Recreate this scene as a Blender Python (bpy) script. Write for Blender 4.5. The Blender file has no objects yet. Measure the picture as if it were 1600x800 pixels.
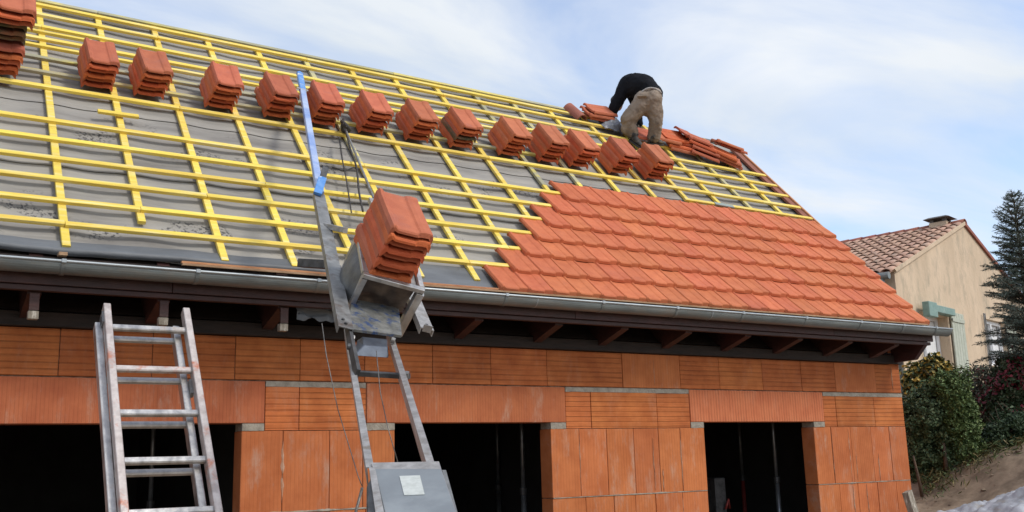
import bpy, bmesh, math, random
import numpy as np
from mathutils import Vector, Matrix, noise
random.seed(7); rng = np.random.default_rng(7)
SC = bpy.context.scene
COL = SC.collection

# ------------------------------------------------------------------ camera
F_PX = 1559.4; CAM = Vector((0, -8.505, 1.75))
RW = ((0.84548487, -0.53334703, -0.02638717), (0.08548508, 0.18396071, -0.97920925), (0.52711255, 0.82565089, 0.20112921))
cd = bpy.data.cameras.new("camera"); camo = bpy.data.objects.new("camera", cd); COL.objects.link(camo)
r_, d_, f_ = [Vector(v) for v in RW]
camo.matrix_world = Matrix.Translation(CAM) @ Matrix((r_, -d_, -f_)).transposed().to_4x4()
cd.sensor_width = 36.0; cd.lens = 36.0 * F_PX / 1600.0; cd.clip_end = 5000; cd.clip_start = 0.1
SC.camera = camo

# ------------------------------------------------------------------ light
SUN_DIR = Vector((0.40, -0.62, 0.70)).normalized()
SUN_EL = math.asin(SUN_DIR.z); SUN_AZ = math.atan2(SUN_DIR.x, SUN_DIR.y)
world = bpy.data.worlds.new("World"); SC.world = world; world.use_nodes = True
nt = world.node_tree; nt.nodes.clear()
def N(nt, t, **k):
    n = nt.nodes.new(t)
    for a, v in k.items():
        setattr(n, a, v)
    return n
def L(nt, a, b): nt.links.new(a, b)
out = N(nt, "ShaderNodeOutputWorld"); bg = N(nt, "ShaderNodeBackground"); bg.inputs[1].default_value = 0.12
sky = N(nt, "ShaderNodeTexSky", sky_type='NISHITA', sun_disc=False)
sky.sun_elevation = SUN_EL; sky.sun_rotation = SUN_AZ; sky.air_density = 1.0; sky.dust_density = 1.6; sky.ozone_density = 2.0
tc = N(nt, "ShaderNodeTexCoord")
# project the view direction on a flat cloud layer, so streaks converge with distance
sep = N(nt, "ShaderNodeSeparateXYZ"); L(nt, tc.outputs["Generated"], sep.inputs[0])
zz = N(nt, "ShaderNodeMath", operation='ADD'); L(nt, sep.outputs[2], zz.inputs[0]); zz.inputs[1].default_value = 0.22
zm = N(nt, "ShaderNodeMath", operation='MAXIMUM'); L(nt, zz.outputs[0], zm.inputs[0]); zm.inputs[1].default_value = 0.08
dx = N(nt, "ShaderNodeMath", operation='DIVIDE'); L(nt, sep.outputs[0], dx.inputs[0]); L(nt, zm.outputs[0], dx.inputs[1])
dy = N(nt, "ShaderNodeMath", operation='DIVIDE'); L(nt, sep.outputs[1], dy.inputs[0]); L(nt, zm.outputs[0], dy.inputs[1])
cmb = N(nt, "ShaderNodeCombineXYZ"); L(nt, dx.outputs[0], cmb.inputs[0]); L(nt, dy.outputs[0], cmb.inputs[1])
mp = N(nt, "ShaderNodeMapping"); L(nt, cmb.outputs[0], mp.inputs[0]); mp.inputs["Rotation"].default_value = (0, 0, math.radians(35)); mp.inputs["Scale"].default_value = (0.85, 1.9, 1); mp.inputs["Location"].default_value = (0.35, 0.15, 0)
n1 = N(nt, "ShaderNodeTexNoise"); L(nt, mp.outputs[0], n1.inputs["Vector"]); n1.inputs["Scale"].default_value = 1.25; n1.inputs["Detail"].default_value = 7; n1.inputs["Roughness"].default_value = 0.52; n1.inputs["Distortion"].default_value = 0.5
r1 = N(nt, "ShaderNodeValToRGB"); L(nt, n1.outputs[0], r1.inputs[0])
r1.color_ramp.elements[0].position = 0.38; r1.color_ramp.elements[0].color = (0.20, 0.20, 0.20, 1)
r1.color_ramp.elements[1].position = 0.60; r1.color_ramp.elements[1].color = (0.98, 0.98, 0.98, 1)
n2 = N(nt, "ShaderNodeTexNoise"); L(nt, mp.outputs[0], n2.inputs["Vector"]); n2.inputs["Scale"].default_value = 0.8; n2.inputs["Detail"].default_value = 6
r2 = N(nt, "ShaderNodeValToRGB"); L(nt, n2.outputs[0], r2.inputs[0])
r2.color_ramp.elements[0].position = 0.3; r2.color_ramp.elements[0].color = (5.9, 6.5, 7.1, 1)
r2.color_ramp.elements[1].position = 0.72; r2.color_ramp.elements[1].color = (8.7, 8.8, 8.95, 1)
base_sky = N(nt, "ShaderNodeMixRGB", blend_type='MULTIPLY'); base_sky.inputs[0].default_value = 1.0
L(nt, sky.outputs[0], base_sky.inputs[1]); base_sky.inputs[2].default_value = (2.0, 2.03, 2.12, 1)
mx = N(nt, "ShaderNodeMixRGB"); L(nt, r1.outputs[0], mx.inputs[0]); L(nt, base_sky.outputs[0], mx.inputs[1]); L(nt, r2.outputs[0], mx.inputs[2])
L(nt, mx.outputs[0], bg.inputs[0]); L(nt, bg.outputs[0], out.inputs[0])
sl = bpy.data.lights.new("sun", 'SUN'); sl.energy = 2.0; sl.angle = math.radians(11); sl.color = (1.0, 0.95, 0.87)
so = bpy.data.objects.new("sun", sl); COL.objects.link(so); so.rotation_euler = SUN_DIR.to_track_quat('Z', 'Y').to_euler()
SC.view_settings.view_transform = 'Standard'; SC.view_settings.look = 'None'; SC.view_settings.exposure = 0.0; SC.view_settings.gamma = 1.0

# ------------------------------------------------------------------ helpers
def cam(px, py, depth):
    """world point on the photograph's sight line (1600x800) at a real distance in metres along the view axis"""
    return CAM + (r_ * ((px - 800) / F_PX) + d_ * ((py - 400) / F_PX) + f_) * depth
def at(px, py, Y):
    v = r_ * ((px - 800) / F_PX) + d_ * ((py - 400) / F_PX) + f_
    return CAM + v * ((Y - CAM.y) / v.y)
TH = math.radians(46.5); CT, ST = math.cos(TH), math.sin(TH); U = 1.35
E0 = Vector((0, -0.5733, 3.3256))
ROOF = Matrix(((1, 0, 0, 0), (0, CT, -ST, E0.y), (0, ST, CT, E0.z), (0, 0, 0, 1)))
def roof_hit(px, py, h=0.0):
    """roof-local (x, s) where a sight line meets the plane h above the battens"""
    v = r_ * ((px - 800) / F_PX) + d_ * ((py - 400) / F_PX) + f_
    n = Vector((0, -ST, CT)); p0 = E0 + n * h
    p = CAM + v * ((p0 - CAM).dot(n) / v.dot(n))
    q = p - p0
    return q.x, q.dot(Vector((0, CT, ST)))

def lin(c):
    return tuple(((v / 255) / 12.92 if v / 255 <= 0.04045 else ((v / 255 + 0.055) / 1.055) ** 2.4) for v in c)

class MB:
    def __init__(s): s.v = []; s.f = []
    def add(s, vs, fs):
        o = len(s.v); s.v += [tuple(v) for v in vs]; s.f += [tuple(i + o for i in f) for f in fs]; return s
    def box(s, a, b):
        (x0, y0, z0), (x1, y1, z1) = a, b
        return s.add([(x0, y0, z0), (x1, y0, z0), (x1, y1, z0), (x0, y1, z0), (x0, y0, z1), (x1, y0, z1), (x1, y1, z1), (x0, y1, z1)],
                     [(0, 3, 2, 1), (4, 5, 6, 7), (0, 1, 5, 4), (1, 2, 6, 5), (2, 3, 7, 6), (3, 0, 4, 7)])
    def bar(s, p, q, w, h, up=(0, 0, 1), ch=0.0):
        """rectangular bar p->q, w across, h along up, optional chamfer"""
        p, q = Vector(p), Vector(q); t = (q - p).normalized(); up = Vector(up)
        a = t.cross(up).normalized(); b = a.cross(t).normalized()
        if ch <= 0:
            pr = [(-w / 2, -h / 2), (w / 2, -h / 2), (w / 2, h / 2), (-w / 2, h / 2)]
        else:
            pr = [(-w / 2 + ch, -h / 2), (w / 2 - ch, -h / 2), (w / 2, -h / 2 + ch), (w / 2, h / 2 - ch), (w / 2 - ch, h / 2), (-w / 2 + ch, h / 2), (-w / 2, h / 2 - ch), (-w / 2, -h / 2 + ch)]
        return s.sweep([p, q], pr, a, b)
    def sweep(s, pts, pr, a, b, cap=True):
        n = len(pr); vs = []
        for p in pts:
            for u, v in pr: vs.append(Vector(p) + a * u + b * v)
        fs = []
        for k in range(len(pts) - 1):
            for i in range(n):
                j = (i + 1) % n; fs.append((k * n + i, k * n + j, (k + 1) * n + j, (k + 1) * n + i))
        if cap:
            fs.append(tuple(range(n))[::-1]); fs.append(tuple((len(pts) - 1) * n + i for i in range(n)))
        return s.add(vs, fs)
    def channel(s, p, q, w, h, t, up):
        """C profile rail: web w wide facing up, flanges h deep"""
        p, q = Vector(p), Vector(q); d = (q - p).normalized(); up = Vector(up); a = d.cross(up).normalized(); b = a.cross(d).normalized()
        pr = [(-w / 2, -h), (-w / 2 + t, -h), (-w / 2 + t, -t), (w / 2 - t, -t), (w / 2 - t, -h), (w / 2, -h), (w / 2, 0), (-w / 2, 0)]
        n = 8; vs = []
        for P in (p, q):
            for u, v in pr: vs.append(P + a * u + b * v)
        fs = [(i, (i + 1) % n, n + (i + 1) % n, n + i) for i in range(n)]
        for o in (0, n):
            fs += [(o, o + 1, o + 2, o + 7), (o + 7, o + 2, o + 3, o + 6), (o + 6, o + 3, o + 4, o + 5)]
        return s.add(vs, fs)
    def tube(s, pts, r, n=8, r2=None):
        pts = [Vector(p) for p in pts]; m = len(pts); vs = []; prev = None
        for k, p in enumerate(pts):
            t = (pts[min(k + 1, m - 1)] - pts[max(k - 1, 0)]).normalized()
            ref = prev if prev is not None else (Vector((0, 0, 1)) if abs(t.z) < 0.9 else Vector((1, 0, 0)))
            a = t.cross(ref).normalized(); b = a.cross(t).normalized(); prev = b
            rr = r if r2 is None else r + (r2 - r) * k / (m - 1)
            for i in range(n):
                an = 2 * math.pi * i / n; vs.append(p + (a * math.cos(an) + b * math.sin(an)) * rr)
        fs = [(k * n + i, k * n + (i + 1) % n, (k + 1) * n + (i + 1) % n, (k + 1) * n + i) for k in range(m - 1) for i in range(n)]
        fs += [tuple(range(n))[::-1], tuple((m - 1) * n + i for i in range(n))]
        return s.add(vs, fs)
    def mesh(s, name, m=None, smooth=False, bevel=0.0):
        me = bpy.data.meshes.new(name); me.from_pydata(s.v, [], s.f); me.update()
        bm = bmesh.new(); bm.from_mesh(me)
        bmesh.ops.recalc_face_normals(bm, faces=bm.faces)
        if bevel > 0: bmesh.ops.bevel(bm, geom=list(bm.edges), offset=bevel, segments=1, affect='EDGES', profile=0.6)
        bm.to_mesh(me); bm.free()
        if smooth: me.polygons.foreach_set("use_smooth", [True] * len(me.polygons))
        if m: me.materials.append(m)
        return me

def link(name, me, parent=None, mat_world=None, **props):
    o = bpy.data.objects.new(name, me); COL.objects.link(o)
    if parent is not None: o.parent = parent
    if mat_world is not None: o.matrix_world = mat_world
    for k, v in props.items(): o[k] = v
    return o
def origin_mesh(me, c):
    """shift a mesh so that the object's origin can sit at c"""
    me.transform(Matrix.Translation(-Vector(c)))
WM = {}                                              # world matrices of everything built so far
def put(o, parent, W):
    """link o with world matrix W under parent"""
    COL.objects.link(o); WM[o.name] = W.copy()
    if parent is not None:
        o.parent = parent; o.matrix_basis = WM[parent.name].inverted() @ W
    else: o.matrix_basis = W
    return o
def tagged(o, props):
    for k, v in props.items(): o[k] = v
    return o
def part(name, mb, m, parent, smooth=False, bevel=0.0, **props):
    """mesh given in world coordinates; origin at its centre"""
    me = mb.mesh(name, m, smooth, bevel)
    c = sum((Vector(v) for v in mb.v), Vector()) / len(mb.v)
    me.transform(Matrix.Translation(-c))
    return tagged(put(bpy.data.objects.new(name, me), parent, Matrix.Translation(c)), props)
def thing(name, label, cat, loc=(0, 0, 0), group=None, mat=None):
    o = bpy.data.objects.new(name, None); o.empty_display_size = 0.2
    put(o, None, mat if mat is not None else Matrix.Translation(Vector(loc)))
    o["label"] = label; o["category"] = cat
    if group: o["group"] = group
    return o
def tag(o, label, cat, group=None):
    o["label"] = label; o["category"] = cat
    if o.get("kind") is None: o["kind"] = "thing"
    if group: o["group"] = group
    return o
def local(name, me, parent, m=Matrix.Identity(4), **props):
    """child whose mesh is given in the parent's own coordinates"""
    return tagged(put(bpy.data.objects.new(name, me), parent, (WM[parent.name] if parent is not None else Matrix.Identity(4)) @ m), props)
def proj(P):
    v = Vector(P) - CAM; z = v.dot(f_)
    return 800 + F_PX * v.dot(r_) / z, 400 + F_PX * v.dot(d_) / z, z

# ------------------------------------------------------------------ materials
def mat(name, c1, c2=None, rough=0.7, scale=6.0, metal=0.0, bump=0.0, bscale=60.0, vary=0.0, c3=None, s3=2.0, t3=(0.55, 0.7), stretch=(1, 1, 1), coord="Object", spec=0.5, rvar=0.0):
    m = bpy.data.materials.new(name); m.use_nodes = True; t = m.node_tree; b = t.nodes["Principled BSDF"]
    b.inputs["Roughness"].default_value = rough; b.inputs["Metallic"].default_value = metal; b.inputs["Specular IOR Level"].default_value = spec
    if coord == "World":
        g = N(t, "ShaderNodeNewGeometry"); src = g.outputs["Position"]
    else:
        g = N(t, "ShaderNodeTexCoord"); src = g.outputs[coord]
    mp = N(t, "ShaderNodeMapping"); L(t, src, mp.inputs[0]); mp.inputs["Scale"].default_value = stretch
    oi = N(t, "ShaderNodeObjectInfo")
    if coord == "Object":
        rv = N(t, "ShaderNodeMath", operation='MULTIPLY'); L(t, oi.outputs["Random"], rv.inputs[0]); rv.inputs[1].default_value = 37.0
        cb = N(t, "ShaderNodeCombineXYZ")
        for i in range(3): L(t, rv.outputs[0], cb.inputs[i])
        L(t, cb.outputs[0], mp.inputs["Location"])
    c2 = c2 or tuple(v * 0.8 for v in c1)
    n = N(t, "ShaderNodeTexNoise"); L(t, mp.outputs[0], n.inputs["Vector"]); n.inputs["Scale"].default_value = scale; n.inputs["Detail"].default_value = 8; n.inputs["Roughness"].default_value = 0.6
    r = N(t, "ShaderNodeValToRGB"); L(t, n.outputs[0], r.inputs[0])
    r.color_ramp.elements[0].position = 0.36; r.color_ramp.elements[0].color = (*c2, 1)
    r.color_ramp.elements[1].position = 0.64; r.color_ramp.elements[1].color = (*c1, 1)
    col = r.outputs[0]
    if c3:
        n3 = N(t, "ShaderNodeTexNoise"); L(t, mp.outputs[0], n3.inputs["Vector"]); n3.inputs["Scale"].default_value = s3; n3.inputs["Detail"].default_value = 9; n3.inputs["Roughness"].default_value = 0.68
        r3 = N(t, "ShaderNodeValToRGB"); L(t, n3.outputs[0], r3.inputs[0])
        r3.color_ramp.elements[0].position = t3[0]; r3.color_ramp.elements[0].color = (0, 0, 0, 1)
        r3.color_ramp.elements[1].position = t3[1]; r3.color_ramp.elements[1].color = (1, 1, 1, 1)
        x = N(t, "ShaderNodeMixRGB"); L(t, r3.outputs[0], x.inputs[0]); L(t, col, x.inputs[1]); x.inputs[2].default_value = (*c3, 1); col = x.outputs[0]
    if vary > 0:
        h = N(t, "ShaderNodeHueSaturation"); L(t, col, h.inputs["Color"])
        mr = N(t, "ShaderNodeMapRange"); L(t, oi.outputs["Random"], mr.inputs[0]); mr.inputs[3].default_value = 1 - vary; mr.inputs[4].default_value = 1 + vary
        L(t, mr.outputs[0], h.inputs["Value"])
        w = N(t, "ShaderNodeTexWhiteNoise", noise_dimensions='1D'); L(t, oi.outputs["Random"], w.inputs["W"])
        mh = N(t, "ShaderNodeMapRange"); L(t, w.outputs[0], mh.inputs[0]); mh.inputs[3].default_value = 0.5 - vary * 0.045; mh.inputs[4].default_value = 0.5 + vary * 0.045
        L(t, mh.outputs[0], h.inputs["Hue"]); col = h.outputs[0]
    L(t, col, b.inputs["Base Color"])
    if rvar > 0:
        mr = N(t, "ShaderNodeMapRange"); L(t, n.outputs[0], mr.inputs[0]); mr.inputs[1].default_value = 0.3; mr.inputs[2].default_value = 0.7
        mr.inputs[3].default_value = max(0.05, rough - rvar); mr.inputs[4].default_value = min(1, rough + rvar); L(t, mr.outputs[0], b.inputs["Roughness"])
    if bump > 0:
        nb = N(t, "ShaderNodeTexNoise"); L(t, mp.outputs[0], nb.inputs["Vector"]); nb.inputs["Scale"].default_value = bscale; nb.inputs["Detail"].default_value = 6
        bp = N(t, "ShaderNodeBump"); bp.inputs["Strength"].default_value = bump; bp.inputs["Distance"].default_value = 0.01; L(t, nb.outputs[0], bp.inputs["Height"]); L(t, bp.outputs[0], b.inputs["Normal"])
    m["_col"] = 0
    return m

def brick_mat(name, axis, period, c1, c2, depth=0.006, wash=0.25, sharp=0.75, gd=0.72):
    """fired clay block: scored grooves along `axis`, kiln marks, pale efflorescence"""
    m = bpy.data.materials.new(name); m.use_nodes = True; t = m.node_tree; b = t.nodes["Principled BSDF"]
    b.inputs["Roughness"].default_value = 0.85; b.inputs["Specular IOR Level"].default_value = 0.25
    g = N(t, "ShaderNodeNewGeometry"); sp = N(t, "ShaderNodeSeparateXYZ"); L(t, g.outputs["Position"], sp.inputs[0])
    oi = N(t, "ShaderNodeObjectInfo")
    # grooves
    wob = N(t, "ShaderNodeTexNoise"); L(t, g.outputs["Position"], wob.inputs["Vector"]); wob.inputs["Scale"].default_value = 5.0
    u = N(t, "ShaderNodeMath", operation='MULTIPLY_ADD'); L(t, wob.outputs[0], u.inputs[0]); u.inputs[1].default_value = 0.006; L(t, sp.outputs[{'x': 0, 'z': 2}[axis]], u.inputs[2])
    fr = N(t, "ShaderNodeMath", operation='DIVIDE'); L(t, u.outputs[0], fr.inputs[0]); fr.inputs[1].default_value = period
    f2 = N(t, "ShaderNodeMath", operation='FRACT'); L(t, fr.outputs[0], f2.inputs[0])
    pp = N(t, "ShaderNodeMath", operation='PINGPONG'); L(t, f2.outputs[0], pp.inputs[0]); pp.inputs[1].default_value = 0.5
    ss = N(t, "ShaderNodeMapRange", interpolation_type='SMOOTHSTEP'); L(t, pp.outputs[0], ss.inputs[0]); ss.inputs[1].default_value = 0.5 * (1 - sharp); ss.inputs[2].default_value = 0.5 * (1 - sharp) + 0.14
    # some blocks nearly smooth
    # base colour
    st = N(t, "ShaderNodeMapping"); L(t, g.outputs["Position"], st.inputs[0]); st.inputs["Scale"].default_value = (1, 1, 1)
    rv = N(t, "ShaderNodeMath", operation='MULTIPLY'); L(t, oi.outputs["Random"], rv.inputs[0]); rv.inputs[1].default_value = 53.0
    cb = N(t, "ShaderNodeCombineXYZ"); L(t, rv.outputs[0], cb.inputs[0]); L(t, rv.outputs[0], cb.inputs[1]); L(t, cb.outputs[0], st.inputs["Location"])
    n = N(t, "ShaderNodeTexNoise"); L(t, st.outputs[0], n.inputs["Vector"]); n.inputs["Scale"].default_value = 3.2; n.inputs["Detail"].default_value = 9; n.inputs["Roughness"].default_value = 0.65
    r = N(t, "ShaderNodeValToRGB"); L(t, n.outputs[0], r.inputs[0]); r.color_ramp.elements[0].position = 0.38; r.color_ramp.elements[0].color = (*c2, 1); r.color_ramp.elements[1].position = 0.62; r.color_ramp.elements[1].color = (*c1, 1)
    # drag streaks following the extrusion direction
    dm = N(t, "ShaderNodeMapping"); L(t, st.outputs[0], dm.inputs[0]); dm.inputs["Scale"].default_value = (2, 1, 60) if axis == 'z' else (60, 1, 2)
    dn = N(t, "ShaderNodeTexNoise"); L(t, dm.outputs[0], dn.inputs["Vector"]); dn.inputs["Scale"].default_value = 1.0; dn.inputs["Detail"].default_value = 4
    dr = N(t, "ShaderNodeMapRange"); L(t, dn.outputs[0], dr.inputs[0]); dr.inputs[1].default_value = 0.3; dr.inputs[2].default_value = 0.7; dr.inputs[3].default_value = 0.86 if axis == 'z' else 0.94; dr.inputs[4].default_value = 1.08 if axis == 'z' else 1.04
    x0 = N(t, "ShaderNodeMixRGB", blend_type='MULTIPLY'); x0.inputs[0].default_value = 1; L(t, r.outputs[0], x0.inputs[1]); L(t, dr.outputs[0], x0.inputs[2])
    # groove bottoms are coloured darker
    gm = N(t, "ShaderNodeMapRange"); L(t, ss.outputs[0], gm.inputs[0]); gm.inputs[3].default_value = gd; gm.inputs[4].default_value = 1.0
    km = N(t, "ShaderNodeMapping"); L(t, st.outputs[0], km.inputs[0]); km.inputs["Scale"].default_value = (1.2, 1, 16) if axis == 'z' else (16, 1, 1.2)
    kn = N(t, "ShaderNodeTexNoise"); L(t, km.outputs[0], kn.inputs["Vector"]); kn.inputs["Scale"].default_value = 1.0; kn.inputs["Detail"].default_value = 3
    kr = N(t, "ShaderNodeMapRange"); L(t, kn.outputs[0], kr.inputs[0]); kr.inputs[1].default_value = 0.36; kr.inputs[2].default_value = 0.62; kr.inputs[3].default_value = 0.15; kr.inputs[4].default_value = 1.35
    x1 = N(t, "ShaderNodeMixRGB", blend_type='MULTIPLY'); L(t, kr.outputs[0], x1.inputs[0]); L(t, x0.outputs[0], x1.inputs[1]); L(t, gm.outputs[0], x1.inputs[2])
    # efflorescence
    wm = N(t, "ShaderNodeMapping"); L(t, st.outputs[0], wm.inputs[0]); wm.inputs["Scale"].default_value = (3.5, 1, 1.1)
    wn = N(t, "ShaderNodeTexNoise"); L(t, wm.outputs[0], wn.inputs["Vector"]); wn.inputs["Scale"].default_value = 1.6; wn.inputs["Detail"].default_value = 10; wn.inputs["Roughness"].default_value = 0.75
    wr = N(t, "ShaderNodeMapRange", interpolation_type='SMOOTHSTEP'); L(t, wn.outputs[0], wr.inputs[0]); wr.inputs[1].default_value = 0.50; wr.inputs[2].default_value = 0.78; wr.inputs[4].default_value = wash * 2.2
    x2 = N(t, "ShaderNodeMixRGB"); L(t, wr.outputs[0], x2.inputs[0]); L(t, x1.outputs[0], x2.inputs[1]); x2.inputs[2].default_value = (0.50, 0.33, 0.24, 1)
    h = N(t, "ShaderNodeHueSaturation"); L(t, x2.outputs[0], h.inputs["Color"])
    mr = N(t, "ShaderNodeMapRange"); L(t, oi.outputs["Random"], mr.inputs[0]); mr.inputs[3].default_value = 0.90; mr.inputs[4].default_value = 1.10; L(t, mr.outputs[0], h.inputs["Value"])
    w = N(t, "ShaderNodeTexWhiteNoise", noise_dimensions='1D'); L(t, oi.outputs["Random"], w.inputs["W"])
    mh = N(t, "ShaderNodeMapRange"); L(t, w.outputs[0], mh.inputs[0]); mh.inputs[3].default_value = 0.4975; mh.inputs[4].default_value = 0.502; L(t, mh.outputs[0], h.inputs["Hue"])
    L(t, h.outputs[0], b.inputs["Base Color"])
    fn = N(t, "ShaderNodeTexNoise"); L(t, g.outputs["Position"], fn.inputs["Vector"]); fn.inputs["Scale"].default_value = 90; fn.inputs["Detail"].default_value = 4
    ha = N(t, "ShaderNodeMath", operation='MULTIPLY_ADD'); L(t, fn.outputs[0], ha.inputs[0]); ha.inputs[1].default_value = 0.25; L(t, ss.outputs[0], ha.inputs[2])
    bp = N(t, "ShaderNodeBump"); bp.inputs["Strength"].default_value = 0.8; bp.inputs["Distance"].default_value = depth; L(t, ha.outputs[0], bp.inputs["Height"]); L(t, bp.outputs[0], b.inputs["Normal"])
    return m

M = {}
M['tile_new'] = mat('clay_tile', (0.58, 0.168, 0.070), (0.50, 0.132, 0.054), 0.72, 9, bump=0.2, bscale=120, vary=0.09, c3=(0.46, 0.135, 0.065), s3=5, t3=(0.52, 0.75), spec=0.3)
M['tile_loose'] = mat('loose_clay_tile', (0.52, 0.155, 0.078), (0.44, 0.122, 0.062), 0.75, 8, bump=0.3, bscale=110, vary=0.13, c3=(0.38, 0.13, 0.09), s3=5, t3=(0.55, 0.8), spec=0.3)
M['tile_green'] = mat('mossy_clay_tile', (0.36, 0.11, 0.065), (0.20, 0.11, 0.06), 0.8, 5, bump=0.3, bscale=90, c3=(0.10, 0.095, 0.06), s3=4, t3=(0.42, 0.58), spec=0.2)
M['tile_bright'] = mat('lit_orange_clay_tile', (0.62, 0.15, 0.050), (0.50, 0.11, 0.04), 0.75, 8, bump=0.3, bscale=110, vary=0.1, spec=0.3)  # brighter copy of the loose clay; light on jutting noses is in the colour
M['brick_h'] = brick_mat('grooved_clay_block', 'z', 0.052, (0.53, 0.165, 0.050), (0.40, 0.110, 0.032), depth=0.004, wash=0.10, sharp=0.9)
M['brick_v'] = brick_mat('upright_clay_block', 'x', 0.036, (0.55, 0.175, 0.060), (0.45, 0.132, 0.043), depth=0.0012, wash=0.42, sharp=0.92, gd=0.90)
M['lintel'] = brick_mat('ribbed_clay_lintel', 'x', 0.030, (0.50, 0.155, 0.064), (0.41, 0.115, 0.048), depth=0.0012, wash=0.4, sharp=0.88, gd=0.90)
M['lintel_rib'] = brick_mat('strongly_ribbed_clay_lintel', 'x', 0.042, (0.56, 0.180, 0.080), (0.49, 0.142, 0.062), depth=0.005, wash=0.12, sharp=0.7, gd=0.82)
M['mortar'] = mat('mortar', (0.36, 0.32, 0.26), (0.24, 0.21, 0.17), 0.95, 14, bump=0.8, bscale=50, coord="World")
M['mortar_thin'] = mat('thin_mortar', (0.34, 0.20, 0.12), (0.10, 0.06, 0.04), 0.95, 14, bump=0.6, bscale=50, coord="World")
M['batten'] = mat('treated_yellow_batten', (0.87, 0.66, 0.10), (0.76, 0.53, 0.08), 0.65, 3, bump=0.3, bscale=30, vary=0.09, c3=(0.80, 0.68, 0.30), s3=4, t3=(0.5, 0.66), stretch=(0.5, 6, 6))
M['batten_old'] = mat('weathered_batten', (0.46, 0.43, 0.26), (0.34, 0.33, 0.24), 0.75, 3, bump=0.3, bscale=30, vary=0.15, c3=(0.66, 0.56, 0.14), s3=2, t3=(0.5, 0.6), stretch=(0.7, 6, 6))
M['wood'] = mat('brown_painted_wood', (0.060, 0.020, 0.016), (0.032, 0.012, 0.010), 0.6, 5, bump=0.3, bscale=25, vary=0.15, stretch=(1, 1, 3))
M['wood_raw'] = mat('raw_wood', (0.48, 0.30, 0.17), (0.33, 0.19, 0.10), 0.8, 8, bump=0.4, bscale=40, vary=0.1, stretch=(1, 6, 6))
M['wood_orange'] = mat('orange_trim_wood', (0.55, 0.26, 0.12), (0.42, 0.16, 0.07), 0.7, 8, bump=0.3, bscale=40, vary=0.1, stretch=(1, 8, 8))
M['wood_dark'] = mat('shadow_dark_soffit_wood', (0.034, 0.021, 0.016), (0.016, 0.011, 0.009), 0.8, 6, bump=0.4, bscale=30, stretch=(0.6, 4, 4))  # brown wood taken darker, eaves shadow included in the colour
M['wood_grey'] = mat('weathered_post_wood', (0.36, 0.32, 0.26), (0.20, 0.17, 0.13), 0.9, 9, bump=0.6, bscale=40, c3=(0.6, 0.56, 0.48), s3=9, t3=(0.55, 0.65), stretch=(4, 4, 1))
M['zinc'] = mat('weathered_zinc', (0.23, 0.26, 0.255), (0.16, 0.18, 0.18), 0.45, 2.5, metal=0.4, bump=0.08, bscale=12, c3=(0.28, 0.25, 0.21), s3=1.6, t3=(0.5, 0.75), stretch=(0.8, 3, 3), rvar=0.1)
M['zinc_new'] = mat('zinc_bead', (0.42, 0.45, 0.46), (0.32, 0.35, 0.36), 0.4, 4, metal=0.5)
M['alu'] = mat('scuffed_aluminium', (0.62, 0.60, 0.57), (0.36, 0.345, 0.33), 0.38, 14, metal=0.75, bump=0.15, bscale=60, c3=(0.34, 0.27, 0.22), s3=7, t3=(0.56, 0.72), stretch=(1, 1, 0.4), rvar=0.12, coord="World")
M['alu_red'] = mat('aluminium_with_brick_dust', (0.60, 0.54, 0.50), (0.42, 0.36, 0.33), 0.45, 14, metal=0.5, bump=0.15, bscale=60, c3=(0.48, 0.20, 0.13), s3=5.5, t3=(0.56, 0.66), coord="World")
M['steel'] = mat('dirty_galvanised_steel', (0.31, 0.31, 0.30), (0.18, 0.18, 0.175), 0.5, 12, metal=0.55, bump=0.25, bscale=45, c3=(0.16, 0.13, 0.11), s3=8, t3=(0.52, 0.66), rvar=0.12, coord="World")
M['steel_light'] = mat('worn_light_steel', (0.50, 0.48, 0.46), (0.30, 0.285, 0.27), 0.42, 16, metal=0.5, bump=0.2, bscale=60, c3=(0.26, 0.22, 0.18), s3=9, t3=(0.56, 0.68), coord="World")
M['steel_dark'] = mat('dark_oily_steel', (0.12, 0.12, 0.12), (0.05, 0.05, 0.05), 0.5, 12, metal=0.4, bump=0.2, bscale=40, coord="World")
M['box_grey'] = mat('grey_painted_steel', (0.235, 0.260, 0.275), (0.195, 0.215, 0.23), 0.42, 5, metal=0.1, bump=0.05, bscale=20, c3=(0.31, 0.33, 0.34), s3=2.5, t3=(0.5, 0.8), coord="World")
M['blue'] = mat('chipped_blue_paint', (0.045, 0.22, 0.60), (0.16, 0.34, 0.66), 0.5, 14, metal=0.1, c3=(0.55, 0.60, 0.68), s3=10, t3=(0.56, 0.64), coord="World")
M['blue_pale'] = mat('pale_scuffed_blue_paint', (0.34, 0.44, 0.68), (0.46, 0.54, 0.72), 0.45, 3, metal=0.2, c3=(0.14, 0.26, 0.60), s3=3, t3=(0.45, 0.75), coord="World")
M['plate_blue'] = mat('galvanised_plate_with_blue_paint', (0.27, 0.27, 0.25), (0.13, 0.13, 0.12), 0.5, 16, metal=0.3, bump=0.2, bscale=50, c3=(0.05, 0.09, 0.20), s3=13, t3=(0.53, 0.60), coord="World")
M['sticker'] = mat('worn_white_sticker', (0.62, 0.64, 0.60), (0.48, 0.50, 0.46), 0.5, 30, c3=(0.25, 0.26, 0.24), s3=35, t3=(0.64, 0.72), coord="World")
M['rope'] = mat('black_cable', (0.035, 0.03, 0.028), (0.06, 0.055, 0.05), 0.8, 40)
M['cable_grey'] = mat('steel_cable', (0.22, 0.2, 0.18), (0.12, 0.11, 0.1), 0.5, 60, metal=0.6)
M['membrane_dark'] = mat('dark_membrane_edge', (0.15, 0.16, 0.17), (0.095, 0.10, 0.105), 0.55, 2.4, bump=0.5, bscale=9, stretch=(0.5, 2, 2))
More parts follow.
